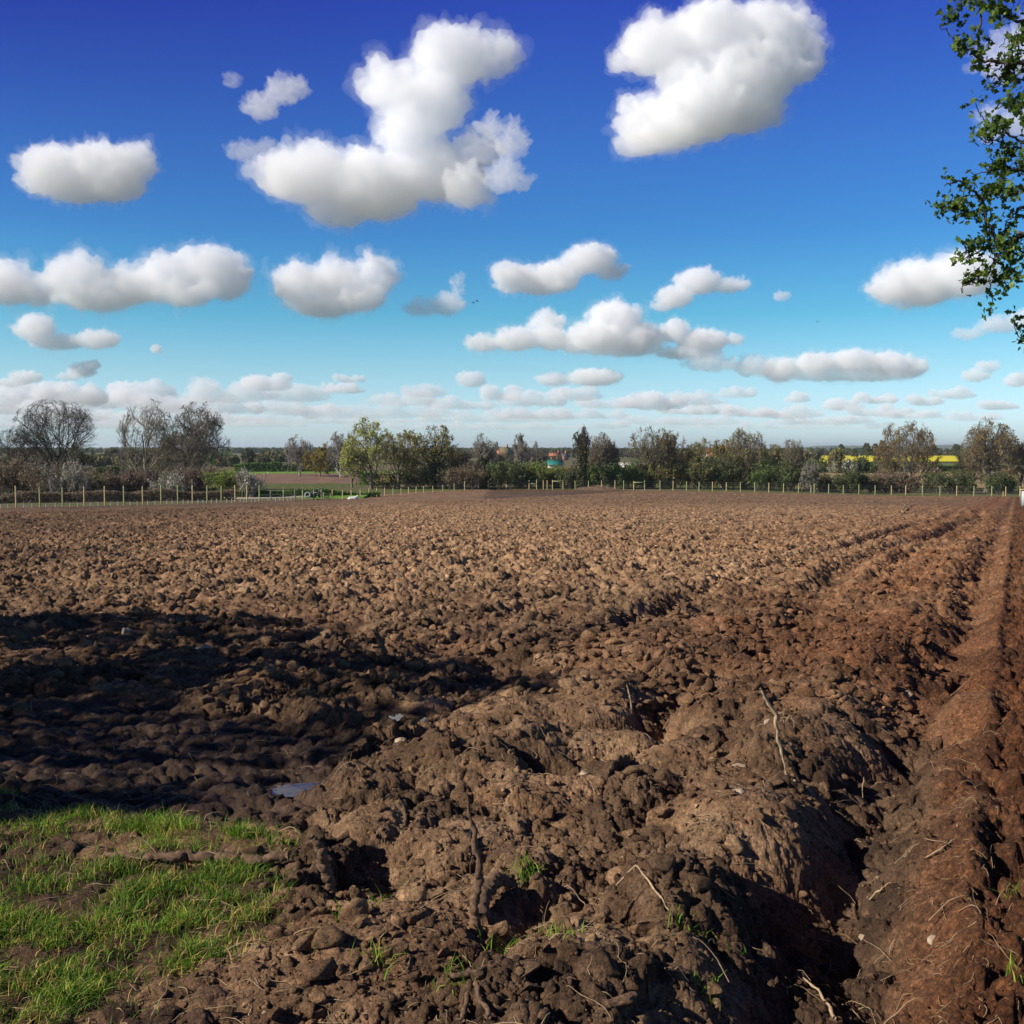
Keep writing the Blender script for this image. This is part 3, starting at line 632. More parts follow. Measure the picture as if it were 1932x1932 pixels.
T('bare_tree', 4, 278, 752, 128, 190, twr=.027, bark='bark', limbs=8, spread=50, trunk=.14, dome=.30, wob=1.5, lean=-.1, density=1.0, label='spreading bare tree with crooked limbs, left one of the airy pair', group='bare winter trees beyond the left fence')
T('bare_tree', 5, 378, 756, 118, 192, twr=.027, bark='bark', limbs=9, spread=38, trunk=.14, dome=.30, wob=1.15, multi=2, density=1.0, label='bare tree on two stems with upswept branches, right one of the airy pair', group='bare winter trees beyond the left fence')
T('bare_tree', 6, 322, 818, 70, 200, twr=.03, bark='bark', leaf='bud', nleaf=3000, lsize=.28, density=1.0, label='low twiggy tree between the two airy bare trees', group='bare winter trees beyond the left fence')
T('bare_tree', 7, 566, 820, 62, 300, twr=.042, bark='bark_pale', limbs=9, spread=42, trunk=.15, dome=.32, label='pale bare tree left of the yellow tree', group='distant bare trees')
T('yellow_tree', 8, 604, 836, 62, 290, twr=.04, bark='bark', leaf='yellow', nleaf=7000, lsize=.42, trunk=.1, dome=.4, label='low round tree with golden yellow leaves beyond the brown field')
T('bare_tree', 9, 643, 812, 62, 285, twr=.042, bark='bark_pale', limbs=9, spread=42, trunk=.15, dome=.32, label='pale bare tree between the yellow tree and the big oak', group='distant bare trees')
T('oak_tree', 10, 700, 786, 98, 198, twr=.03, bark='bark', leaf='oak_green', nleaf=9500, lsize=.30, trunk=.2, dome=.42, lean=.03, limbs=10, wob=1.2, lowleaf=.0, label='big oak with fresh yellow-green leaves beside the gate')
T('oak_tree', 11, 752, 806, 92, 203, twr=.024, bark='bark', leaf='oak', nleaf=10000, lsize=.30, trunk=.15, dome=.4, limbs=11, wob=1.2, label='olive leaved oak with a forked trunk, second of the central oaks')
T('oak_tree', 12, 664, 840, 50, 206, twr=.024, bark='bark', leaf='bronze', nleaf=4500, lsize=.28, trunk=.15, dome=.4, limbs=8, label='low bronze leaved tree at the left foot of the big oak')
T('oak_tree', 13, 818, 798, 92, 200, twr=.03, bark='bark_dark', leaf='oak', nleaf=8500, lsize=.28, trunk=.2, dome=.42, ivy=3500, ivy_h=.62, limbs=10, label='dark oak with ivy climbing its trunk, third of the central oaks')
T('ash_tree', 14, 872, 838, 60, 205, twr=.028, bark='bark', leaf='bud', nleaf=3500, lsize=.24, trunk=.1, dome=.35, multi=3, label='thin hazy tree between the ivy oak and the ivy column')
T('ivy_tree', 15, 912, 814, 64, 206, twr=.026, bark='bark_pale', ivy=6500, ivy_h=.74, limbs=9, trunk=.3, dome=.55, spread=34, label='pale crowned tree with a thick dark column of ivy')
T('bare_tree', 16, 989, 815, 58, 260, twr=.04, bark='bark_pale', limbs=9, trunk=.14, dome=.32, leaf='bud', nleaf=800, lsize=.3, label='bare tree standing above the houses, left of the red roofs', group='distant bare trees')
T('pollard_tree', 17, 1097, 797, 38, 198, twr=.034, bark='bark_dark', limbs=6, spread=30, trunk=.72, dome=.70, ivy=6500, ivy_h=.78, density=.9, label='tall narrow pollard wrapped in ivy with a small bare head')
T('bare_tree', 18, 1135, 812, 66, 205, twr=.027, bark='bark', limbs=9, spread=40, trunk=.12, dome=.33, leaf='bud', nleaf=1800, lsize=.22, multi=2, label='bare tree just right of the ivy pollard', group='bare trees in the far hedge')
T('ash_tree', 19, 1226, 797, 86, 206, twr=.026, bark='bark', limbs=12, spread=34, trunk=.12, dome=.34, density=1.15, leaf='bud', nleaf=4200, lsize=.24, ivy=4500, ivy_h=.55, label='tall domed tree with ivy on its trunk, tallest of the far hedge')
T('oak_tree', 20, 1272, 808, 60, 208, twr=.024, bark='bark', leaf='bronze', nleaf=6500, lsize=.28, trunk=.12, dome=.4, limbs=9, label='bronze budded tree joined to the tallest hedge tree')
T('oak_tree', 21, 1322, 826, 74, 210, twr=.024, bark='bark', leaf='oak', nleaf=8000, lsize=.28, trunk=.08, dome=.38, limbs=10, lowleaf=.6, label='round olive tree in the thick of the far hedge')
T('oak_tree', 22, 1362, 823, 56, 218, twr=.03, bark='bark', leaf='yellow', nleaf=4500, lsize=.26, trunk=.1, dome=.38, limbs=9, label='golden brown tree peeping between two darker hedge trees')
T('ash_tree', 23, 1406, 803, 74, 206, twr=.026, bark='bark', limbs=12, spread=38, trunk=.1, dome=.34, leaf='oak', nleaf=5000, lsize=.24, density=1.1, ivy=2500, ivy_h=.5, label='tall grey twigged tree right of the golden one')
T('oak_tree', 24, 1452, 832, 56, 212, twr=.024, bark='bark', leaf='oak', nleaf=5500, lsize=.26, trunk=.08, dome=.36, lowleaf=.6, label='low olive tree between the two grey twigged trees')
T('ash_tree', 25, 1494, 826, 64, 204, twr=.028, bark='bark', leaf='bud', nleaf=4200, lsize=.24, trunk=.1, dome=.34, lowleaf=.4, density=1.1, label='last grey twigged tree at the right end of the thick hedge')
T('small_tree', 26, 1531, 866, 42, 196, twr=.03, bark='bark_pale', leaf='bud', nleaf=700, lsize=.25, trunk=.3, dome=.5, wob=1.5, label='small open crowned tree with a pale crooked trunk')
T('oak_tree', 27, 1672, 822, 50, 212, twr=.024, bark='bark', leaf='bronze', nleaf=4500, lsize=.26, trunk=.3, dome=.45, label='slim bronze tree touching the left side of the right-hand oak')
T('oak_tree', 28, 1716, 791, 112, 208, twr=.026, bark='bark', leaf='bronze', nleaf=11500, lsize=.26, trunk=.26, dome=.36, limbs=15, spread=58, density=1.2, wob=1.1, label='broad bronze oak with a clear domed top, right of the yellow field')
T('oak_tree', 29, 1863, 789, 110, 202, twr=.026, bark='bark', leaf='bronze', nleaf=12500, lsize=.27, trunk=.28, dome=.38, limbs=15, spread=58, density=1.2, wob=1.1, trunk_r=.42, label='stout oak with a thick dark trunk near the right edge')
T('oak_tree', 30, 1826, 842, 62, 207, twr=.024, bark='bark', leaf='bronze', nleaf=4500, lsize=.26, trunk=.15, dome=.4, lowleaf=.5, label='low spreading bronze tree left of the stout oak')
T('ash_tree', 31, 1925, 826, 44, 205, twr=.03, bark='bark', leaf='bud', nleaf=3500, lsize=.24, trunk=.2, dome=.4, label='speckled tree cut by the right edge of the picture')
T('oak_tree', 32, 1580, 846, 34, 330, twr=.05, bark='bark', leaf='oak', nleaf=2500, lsize=.5, trunk=.1, dome=.4, label='small rounded tree in front of the yellow field')
# bushes along the fences
bl = [(10, 872, 70, 128, 'scrub', 'brown scrubby bush at the left edge'), (58, 866, 72, 130, 'scrub', 'brown scrub under the domed tree'), (104, 868, 66, 126, 'scrub', 'tangled scrub holding pale twigs in front of the domed tree'),
      (150, 884, 60, 129, 'bud', 'olive bush between the domed tree and the blossom'), (198, 893, 62, 132, 'scrub', 'low brown bush below the small ivy tree'), (246, 886, 60, 134, 'scrub_red', 'reddish bush left of the crooked tree'),
      (292, 884, 58, 136, 'scrub', 'brown bush at the foot of the crooked tree'), (352, 884, 52, 146, 'scrub_red', 'reddish brown bush between the white blossom bushes'), (392, 884, 54, 146, 'scrub_red', 'plum coloured bush at the foot of the two stemmed tree')]
for k, (cx, top, w, D, lf, lab) in enumerate(bl):
    B('scrub_bush', 100 + k, cx, top, w * 1.25, D, leaf=lf, nleaf=3600, lsize=.22, nstem=60, label=lab, group='bushes behind the left fence')
B('blossom_bush', 120, 322, 888, 52, 130, leaf='blossom', nleaf=1100, lsize=.22, nstem=30, bark='bark_pale', label='white blossoming bush below the crooked tree', group='blossom bushes')
B('blossom_bush', 121, 466, 884, 34, 138, leaf='blossom', nleaf=1500, lsize=.22, nstem=25, bark='bark_pale', label='white blossoming bush right of the lime green bush', group='blossom bushes')
B('blossom_bush', 122, 126, 866, 56, 124, leaf='blossom', nleaf=420, lsize=.2, nstem=26, bark='bark_pale', label='nearly bare bush with pale stems at the far left', group='blossom bushes')
B('leafy_bush', 123, 436, 876, 52, 140, leaf='bright', nleaf=3800, lsize=.24, nstem=30, label='lime green leafy bush left of the brown field')
B('leafy_bush', 124, 952, 870, 86, 200, leaf='dark_leaf', nleaf=8500, lsize=.34, nstem=50, label='large dark green bush right of the ivy column')
B('leafy_bush', 125, 1004, 872, 58, 202, leaf='bright', nleaf=5500, lsize=.32, nstem=40, label='lime green bush below the red roofed houses')
B('leafy_bush', 126, 1062, 886, 50, 205, leaf='scrub_red', nleaf=3500, lsize=.28, nstem=40, label='purplish bare bush in front of the teal barn')
B('leafy_bush', 127, 1098, 866, 40, 203, leaf='scrub_red', nleaf=2500, lsize=.28, nstem=30, label='reddish bush round the foot of the pollard')
bl = [(1040, 884, 52, 204, 'bright', 'yellow green bush left of the purplish bush'), (1078, 888, 42, 200, 'dark_leaf', 'small green bush left of the pollard foot'), (1135, 872, 66, 202, 'hedge', 'green bush below the bare hedge tree'), (1182, 872, 60, 204, 'hedge', 'green bush below the white roof'), (1236, 868, 66, 206, 'oak', 'olive undergrowth at the foot of the tallest hedge tree'),
      (1290, 862, 70, 207, 'oak', 'olive undergrowth right of the ivy trunk'), (1345, 860, 70, 207, 'dark_leaf', 'dark undergrowth in the thick of the hedge'), (1398, 858, 70, 207, 'dark_leaf', 'dark undergrowth below the tall grey tree'), (1450, 862, 66, 205, 'hedge', 'green undergrowth near the hedge end'), (1500, 866, 60, 203, 'dark_leaf', 'dark bush at the hedge end'),
      (1548, 894, 46, 200, 'bud', 'low brown bush right of the crooked small tree'), (1607, 884, 42, 196, 'dark_leaf', 'rounded dark bush standing alone before the stubble'), (1660, 896, 40, 198, 'scrub', 'brown bush left of the right-hand oak'), (1702, 894, 40, 200, 'scrub', 'scrub round the trunk of the right-hand oak'), (1790, 886, 78, 197, 'dark_leaf', 'wide low dark bush between the two big oaks'), (1893, 892, 48, 194, 'dark_leaf', 'dark bush right of the stout oak'),
      (880, 872, 54, 198, 'scrub', 'brown bush left of the ivy column'), (850, 884, 48, 200, 'bud', 'pale budding bush below the ivy oak'), (722, 886, 52, 206, 'bud', 'olive bush behind the big oak trunk'), (790, 884, 56, 206, 'bud', 'olive bush between the oak trunks')]
for k, (cx, top, w, D, lf, lab) in enumerate(bl):
    B('hedge_bush', 140 + k, cx, top, w * 1.15, D, leaf=lf, nleaf=4200, lsize=.30, nstem=44, label=lab, group='bushes in the far hedge')
B('blossom_bush', 170, 1590, 866, 34, 330, leaf='blossom', nleaf=2500, lsize=.5, nstem=30, label='pale flowering bush in front of the yellow field', group='blossom bushes')
B('hedge_bush', 171, 1632, 862, 50, 335, leaf='dark_leaf', nleaf=4500, lsize=.5, nstem=30, label='dark bush at the left end of the yellow strip', group='bushes beyond the stubble')
B('hedge_bush', 172, 1545, 868, 60, 338, leaf='dark_leaf', nleaf=4500, lsize=.5, nstem=30, label='dark bush left of the pale flowering bush', group='bushes beyond the stubble')

# hedges: long low bodies of leaves
def hedge(name, a, b, h, w, leaf, n, lsize, seed, label, notch=.25):
    rg = np.random.default_rng(seed); a = np.array(a); b = np.array(b); L = np.linalg.norm(b - a); d = (b - a) / L; nn = np.array([-d[1], d[0]])
    t = rg.random(n) * L; top = h * (1 - notch + notch * 2 * np.clip(.5 + fbm(t / (3.5 * w), t * 0 + seed, seed, 3), 0, 1.1))
    q = rg.random(n); z = top * (1 - q ** 1.8); s = (rg.random(n) - .5) * w
    x = a[0] + d[0] * t + nn[0] * s; y = a[1] + d[1] * t + nn[1] * s
    cx, cy = (a + b) / 2; z0 = ground_z(cx, cy)
    zz = np.interp(t, [0, L / 2, L], [ground_z(*a), z0, ground_z(*b)])
    c = np.stack([x - cx, y - cy, zz - z0 + z], 1)
    V, F_ = leafquads(c, lsize, rg, aspect=.8); lvv = np.clip(.45 + .3 * perlin3(c / (lsize * 5), seed) + .22 * rg.normal(size=n), 0, 1)
    o = mesh_np(name, V, F_, M[leaf], attrs={'lv': np.repeat(lvv, 4)}); o.location = (cx, cy, z0)
    return tag(o, label, 'hedge')
hedge('hedge', P(-120, 106), P(560, 130), 1.05, 2.2, 'scrub', 20000, .17, 301, 'dark clipped hedge running just behind the left fence', notch=.55)
hedge('hedge', P(560, 138), P(905, 148), 1.0, 1.4, 'hedge', 7000, .22, 302, 'low hedge behind the field gate')
hedge('hedge', P(560, 345), P(860, 350), 2.6, 3.0, 'hedge', 15000, .5, 303, 'green clipped hedge along the far side of the brown field')
hedge('hedge', P(160, 300), P(420, 305), 2.2, 2.4, 'dark_leaf', 9000, .4, 304, 'dark hedge behind the left-hand trees, under the yellow field')
hedge('hedge', P(1900, 352), P(2460, 356), 2.4, 2.6, 'dark_leaf', 14000, .45, 305, 'dark hedge across the far side of the stubble field')
hedge('hedge', P(1180, 236), P(1930, 232), 2.7, 4.0, 'oak', 18000, .36, 306, 'tall dark hedge filling in behind the far fence trees')
hedge('hedge', P(860, 225), P(1180, 236), 2.6, 3.0, 'hedge', 12000, .36, 307, 'green hedge behind the central oaks')

def woods(name, x0, x1, D, top, bot, n, size, leaf, seed, label, jag=.35):
    """a far-off belt of trees reading as one mass; x in 1932 px, top and bottom rows give the height"""
    rg = np.random.default_rng(seed); V = []; c = []
    xa, xb = gx(x0, D), gx(x1, D); h = at(966, top, D).z - zB; cr = h * .55
    m = int((xb - xa) / (cr * .9)) + 1
    for k in range(m):
        cx = xa + (xb - xa) * (k + rg.random()) / m; cy = D * (1 + .10 * rg.random()); hh = h * (1 - jag + jag * 1.3 * rg.random()); r = cr * (.6 + .6 * rg.random())
        q = rg.normal(size=(n, 3)); q /= np.linalg.norm(q, axis=1)[:, None]; q *= (rg.random((n, 1)) ** .25)
        p = q * np.array([r, r, hh * .5]) + np.array([cx, cy, hh * .52]); c.append(p[p[:, 2] > 0])
    c = np.concatenate(c); V, F_ = leafquads(c, size, rg, .8)
    lvv = np.clip(.45 + .35 * perlin3(c / (h * .8), seed) + .2 * rg.normal(size=len(c)), 0, 1)
    V[:, 2] += zB
    return tag(mesh_np(name, V, F_, M[leaf], attrs={'lv': np.repeat(lvv, 4)}), label, kind='stuff')
woods('distant_woods', 395, 660, 430, 850, 890, 420, 1.3, 'wood', 401, 'mixed green and brown wood beyond the brown field')
woods('distant_woods', -60, 300, 420, 848, 890, 420, 1.3, 'wood', 402, 'dark wood behind the left-hand trees')
woods('distant_woods', 300, 420, 440, 853, 890, 420, 1.3, 'hedge', 403, 'green wood behind the airy bare trees')
woods('distant_woods', 860, 1260, 820, 848, 866, 420, 1.5, 'wood', 404, 'wooded village gardens round the red roofs')
woods('distant_woods', 1240, 1560, 520, 849, 880, 300, 1.3, 'wood', 405, 'trees seen through the thick hedge')
woods('distant_woods', -100, 1000, 1500, 845.5, 850, 160, 4.0, 'dark_leaf', 406, 'dark line of trees on the left horizon', .2)
woods('distant_woods', 960, 2050, 1500, 846, 850, 160, 4.0, 'dark_leaf', 407, 'dark line of trees on the right horizon', .2)
woods('distant_woods', 1520, 1990, 920, 850, 866, 260, 2.2, 'wood', 408, 'brown wood beyond the yellow fields')
woods('distant_woods', 1880, 2000, 520, 846, 880, 380, 1.5, 'wood', 409, 'wood behind the stout oak at the right')

T('garden_tree', 61, 1030, 858, 20, 560, twr=.05, leaf='bud', nleaf=2200, lsize=.4, trunk=.1, dome=.4, label='small budding tree left of the orange brick house', group='garden trees by the houses')
T('garden_tree', 62, 1056, 857, 9, 600, twr=.05, leaf='dark_leaf', nleaf=2200, lsize=.4, trunk=.1, dome=.4, label='dark little tree between the two red roofed houses', group='garden trees by the houses')
T('garden_tree', 63, 1014, 852, 30, 420, twr=.05, leaf='scrub', nleaf=2600, lsize=.4, trunk=.1, dome=.4, label='brown garden tree right of the bare tree over the houses', group='garden trees by the houses')
T('garden_tree', 64, 938, 850, 32, 420, twr=.05, leaf='wood', nleaf=2600, lsize=.4, trunk=.1, dome=.4, label='bushy tree before the half hidden red roof', group='garden trees by the houses')
def conifer(cx, top, w, D, seed, label):
    rg = np.random.default_rng(seed); x = gx(cx, D); h = at(cx, top, D).z - zB; r = wd(w, D) / 2
    root = empty('pine_tree', (x, D, zB)); tag(root, label, 'pine tree', 'dark pines on the skyline')
    p = Parts(); p.tube([(0, 0, 0), (.1, 0, h * .5), (0, 0, h * .9)], [.5, .35, .12], 6); p.build('trunk', M['bark_dark'], root)
    n = 2600; t = rg.random(n); lay = np.floor(t * 9) / 9; rad = r * (1 - .55 * lay) * np.sqrt(rg.random(n)) * (.75 + .4 * RT[(lay * 50).astype(int), 0]); an = rg.random(n) * 6.283
    c = np.stack([rad * np.cos(an), rad * np.sin(an), h * (.28 + .70 * lay) + rg.normal(size=n) * h * .035], 1)
    V, F_ = leafquads(c, 1.3, rg, .5); mesh_np('crown', V, F_, M['ivy'], root, attrs={'lv': np.repeat(rg.random(n), 4)})
for k, (cx, top, w, lab) in enumerate([(1586, 838, 14, 'lone small pine at the left end of the blue hills'), (1612, 847, 12, 'lowest pine, left of the flat topped pair'), (1634, 836, 20, 'broad flat topped pine'), (1650, 837, 16, 'pine beside the broad flat topped one'), (1664, 831, 20, 'tallest pine on the skyline'), (1681, 838, 18, 'pine half hidden by the slim bronze tree'), (1803, 838, 22, 'pine between the two big oaks')]):
    conifer(cx, top, w, 800, 500 + k, lab)

# blue hills on the horizon
def hills(name, x0, x1, D, prof, mat):
    xs = np.linspace(gx(x0, D), gx(x1, D), 160); ys = np.linspace(0, 1, 24)
    Xh, S = np.meshgrid(xs, ys, indexing='ij'); px = Xh / (K * D) + 966
    top = np.interp(px, *zip(*prof)); h = np.array([at(966, t, D).z for t in top.ravel()]).reshape(top.shape) - zB
    h = h + 10 * fbm(Xh / 300, S * 3, 5, 4)
    Zh = zB - 5 + np.maximum(h, 0) * np.sin(np.clip(S, 0, 1) * np.pi) ** .6; Yh = D + (S - .5) * 2600
    tag(mesh_np(name, np.stack([Xh.ravel(), Yh.ravel(), Zh.ravel()], 1), grid_faces(160, 24)[:, ::-1], mat, smooth=True), kind='structure')
hills('hills', 1540, 2300, 6500, [(1540, 843), (1580, 839), (1640, 841), (1690, 842), (1780, 838), (1850, 837), (1932, 836), (2050, 836), (2200, 843), (2300, 845)], fieldmat('hill_woods', (.045, .06, .03), (.09, .10, .05), .004))
hills('hills', -300, 1100, 9000, [(-300, 843), (0, 843.5), (300, 843), (480, 842.8), (560, 843.2), (800, 844), (1100, 844)], fieldmat('far_hill_woods', (.045, .06, .03), (.09, .10, .05), .004))

# ------------------------------------------------------------------ buildings and bales
def house(name, cx, D, w, d, eave, ridge, wallc, roofc, label, rz=0.0, ext=None, win=2):
    x = gx(cx, D); root = empty(name, (x, D, zB), rz); tag(root, label, 'house' if name != 'barn' else 'barn')
    p = Parts(); hw, hd = w / 2, d / 2
    p.add([(-hw, -hd, 0), (hw, -hd, 0), (hw, hd, 0), (-hw, hd, 0), (-hw, -hd, eave), (hw, -hd, eave), (hw, hd, eave), (-hw, hd, eave), (-hw, 0, ridge), (hw, 0, ridge)],
          [(0, 1, 5, 4), (2, 3, 7, 6), (1, 2, 6, 9, 5), (3, 0, 4, 8, 7), (3, 2, 1, 0)])
    p.build('wall', wallc, root)
    p = Parts(); o = .35; t = .18
    for s in (-1, 1):
        y0 = s * (hd + o); z0 = eave - o * (ridge - eave) / hd
        Vv = [(-hw - o, y0, z0), (hw + o, y0, z0), (hw + o, 0, ridge), (-hw - o, 0, ridge)]; Vv += [(a, b, c + t) for a, b, c in Vv]
        p.add(Vv, [(0, 1, 5, 4), (1, 2, 6, 5), (2, 3, 7, 6), (3, 0, 4, 7), (4, 5, 6, 7), (3, 2, 1, 0)])
    rf = p.build('roof', roofc, root)
    if win:
        for i in range(win):
            for z in ([eave * .28, eave * .74] if eave > 4 else [eave * .55]):
                q = Parts(); xx = -hw + w * (i + .5) / win; q.box((xx, -hd - .03, z), (1.2, .08, 1.2)); f = q.build('window', M['frame_white'], root)
                q = Parts(); q.box((xx - .28, -hd - .08, z), (.48, .04, 1.02)); q.box((xx + .28, -hd - .08, z), (.48, .04, 1.02)); q.build('pane', M['glass'], f)
        q = Parts(); q.box((hw * .75, 0, ridge + .7), (.9, .7, 1.8)); q.box((hw * .75, 0, ridge + 1.65), (1.05, .85, .15)); q.build('chimney', wallc, rf)
    return root
M['brick'] = simple('orange_brick', (.46, .20, .115), .9, .2, 2); M['tile'] = simple('red_roof_tile', (.30, .115, .065), .85, .2, 2)
M['lichen'] = simple('mossy_tile', (.17, .14, .07), .9, .2, 2); M['slate'] = simple('slate_roof', (.07, .075, .09), .7, .2, 2); M['teal'] = simple('teal_sheet_roof', (.02, .16, .125), .55, .15, .5)
M['frame_white'] = simple('white_paint', (.75, .75, .72), .5, .05, 3); M['cream'] = simple('cream_render', (.62, .56, .42), .85, .1, 2)
M['glass'] = simple('window_glass', (.03, .035, .04), .1, .1, 2); M['sheet'] = simple('pale_sheeting', (.66, .63, .50), .6, .1, .6)
house('house', 1046, 700, 6.6, 6, 2.6, 4.4, M['brick'], M['tile'], 'orange brick house with a red tiled roof above the teal barn', .05)
house('house', 1064, 690, 3.6, 5, 2.2, 4.0, M['brick'], M['slate'], 'small brick house with a dark slate roof right of the barn', .5)
house('house', 957, 700, 6.0, 7, 2.6, 4.3, M['brick'], M['tile'], 'red roofed house half hidden by bushes, left of the bare tree', -.2)
house('house', 950, 640, 9, 8, 4.0, 8.0, M['brick'], M['lichen'], 'house with a steep mossy gable roof behind the dark green bush', .9)
house('house', 1352, 380, 9, 7, 4.6, 7.4, M['cream'], M['tile'], 'cream house glimpsed through the thick hedge', .3)
house('barn', 1047, 380, 4.9, 7, 2.0, 3.4, M['cream'], M['teal'], 'barn with a teal green sheet roof below the brick house', .02, win=0)
house('barn', 1182, 300, 17, 8, 2.6, 3.6, M['sheet'], M['sheet'], 'long low shed with a cream sheet roof seen over the hedge', .05, win=0)
house('barn', 1908, 640, 26, 9, 3.0, 6.5, M['sheet'], M['sheet'], 'pale farm shed behind the stout oak', .1, win=0)
M['bale'] = simple('straw_bale', (.40, .29, .20), .95, .3, 3); M['wrap'] = simple('bale_end', (.52, .42, .34), .9, .25, 5)
for k, (cx, lv_) in enumerate([(1724, 0), (1733, 0), (1742, 0), (1751, 0), (1760, 0), (1770, 0), (1738, 1), (1747, 1)]):
    D = 338; x = gx(cx, D) + (0.0); zz = zB + .25 + .72 + lv_ * 1.25
    lab = ['leftmost round bale of the bottom row', 'second round bale from the left in the bottom row', 'third round bale of the bottom row', 'fourth round bale of the bottom row', 'fifth round bale of the bottom row', 'rightmost round bale, standing clear of the stack', 'left one of the two bales on top of the row', 'right one of the two bales on top of the row'][k]
    root = empty('straw_bale', (x, D, zz)); tag(root, lab, 'bale', 'round straw bales in the stubble field')
    p = Parts(); p.tube([(0, -.6, 0), (0, -.57, 0), (0, .57, 0), (0, .6, 0)], [.68, .72, .72, .68], 20); p.build('roll', M['bale'], root, smooth=False)
    p = Parts(); p.tube([(0, -.62, 0), (0, -.605, 0)], [.5, .55], 20); p.build('end', M['wrap'], root)

# ------------------------------------------------------------------ fences
def fence(name, posts, hgt, r, mat, wires, label, jitter=.04, rails=(), wirer=.006, seed=1, mats=None, spans=None):
    """posts: list of (px of full picture, D). One fence is one thing: each post a part, wires a part"""
    rg = random.Random(seed); pts = [P(px, D) for px, D in posts]; zs = [ground_z(*q) for q in pts]
    o0 = Vector((pts[0][0], pts[0][1], zs[0])); root = empty(name, o0); tag(root, label, 'fence')
    tops = []
    for k, (q, z) in enumerate(zip(pts, zs)):
        h = hgt * (1 + rg.uniform(-.05, .05)); p = Parts(); lx = rg.uniform(-jitter, jitter) * .6
        p.tube([(0, 0, -.3), (0, 0, 0), (lx * .8, 0, h - .04), (lx, 0, h)], [r, r, r * .95, r * .6], 8)
        mm = mat if not mats else mats[rg.randrange(len(mats))]
        o = p.build('post', mm, root); o.location = Vector((q[0], q[1], z)) - o0; tops.append(Vector((q[0], q[1], z)) - o0)
    if wires:
        p = Parts()
        for a, b in zip(tops[:-1], tops[1:]):
            for w in wires: p.tube([a + Vector((0, 0, w)), b + Vector((0, 0, w))], wirer, 3, cap=False)
        p.build('wire', M['wire'], root)
    for (i, j, h) in rails:
        p = Parts(); p.beam(tops[i] + Vector((0, -.07, h)), tops[j] + Vector((0, -.07, h)), .06, .12); p.build('rail', M['post_green'], root)
    return root
TM = [M['post'], M['post'], M['post_green']]
pxA = [-340, -270, -205, -142, -82, -22, 37, 94, 148, 200, 249, 295, 340, 384, 424, 459, 494, 528, 561, 589, 619]
fence('post_fence', [(q, fenceA_D(q)) for q in pxA], 1.78, .062, M['post'], (.15, .45, .8, 1.2, 1.55), 'tall timber post and wire fence along the left edge of the field', mats=TM)
pxS = [0, 18, 56, 75, 109, 131, 166, 184, 214, 234, 263, 281, 310, 327, 352, 370, 398, 411, 437, 449, 472, 484, 504, 517, 541, 553, 573, 582, 600, 609, 624, 640, 658, 668, 687, 695]
fence('stake_fence', [(q, fenceA_D(q) - 2.0) for q in pxS], .62, .035, M['stake'], (.2, .5), 'row of short pale stakes in front of the tall left fence', jitter=.06)
DG = 128
pxB = [646, 677, 704, 722.6]
fence('rail_fence', [(619, 121), (646, 123), (677, 125.5), (704, 127.5), (722.6, 128.5)], 1.5, .075, M['post_dark'], (.3, .7), 'timber rail fence leading up to the gateway', rails=[(0, 1, 1.3), (1, 2, 1.3), (2, 3, 1.3), (3, 4, 1.3), (0, 1, .7), (1, 2, .7), (2, 3, .7)], mats=[M['post_green'], M['post_dark']])
fence('gateway_fence', [(749, 129), (768, 129.5)], 1.5, .09, M['post_dark'], (), 'pair of thick posts joined by a rail left of the farm gate', rails=[(0, 1, 1.05), (0, 1, .3)])
fence('post_fence', [(793.5, 131), (818, 134), (839, 137), (860.6, 142), (881, 147), (900, 152), (919, 156), (939, 160), (958, 164), (976, 168), (994, 171), (1012, 175), (1034, 179), (1058, 183), (1085, 188), (1110, 192), (1143, 196)], 1.65, .062, M['post'], (.15, .45, .8, 1.2, 1.55), 'timber post and wire fence running past the oaks from the gate', mats=TM)
fence('stake_fence', [(812, 131.5), (829, 134), (850, 138), (868, 142), (874, 143), (889, 147)], .9, .045, M['stake'], (.5,), 'short yellowish stakes right of the farm gate', mats=[M['post_green'], M['post']])
pxF = [1210, 1264, 1282, 1298, 1307, 1320, 1345, 1374, 1406, 1437, 1469, 1490, 1514, 1540, 1577, 1608, 1640, 1670, 1702, 1735, 1769, 1803, 1837, 1872, 1908, 1945, 1980, 2015, 2052, 2091, 2130, 2164, 2204, 2246, 2286, 2327, 2370, 2403, 2437, 2475, 2512, 2550]
def fenceF_D(px): return np.interp(px, [1155, 1800, 2446, 2600], [198, 191, 180, 178])
fence('post_fence', [(q, float(fenceF_D(q))) for q in pxF], 1.66, .068, M['post'], (.15, .45, .8, 1.2, 1.55), 'long timber post and wire fence across the far end of the field', mats=TM, rails=[(1, 2, 1.0), (5, 6, 1.45), (12, 13, 1.35)], wirer=.008)
fence('brace_fence', [(1166, 197), (1189, 197.5)], 1.66, .075, M['post'], (), 'pair of posts with a cross rail at the bend of the far fence', rails=[(0, 1, 1.15)], mats=TM)
fence('short_post', [(2397, 178)], 1.0, .06, M['post'], (), 'short loose post beside the far fence near the right edge')
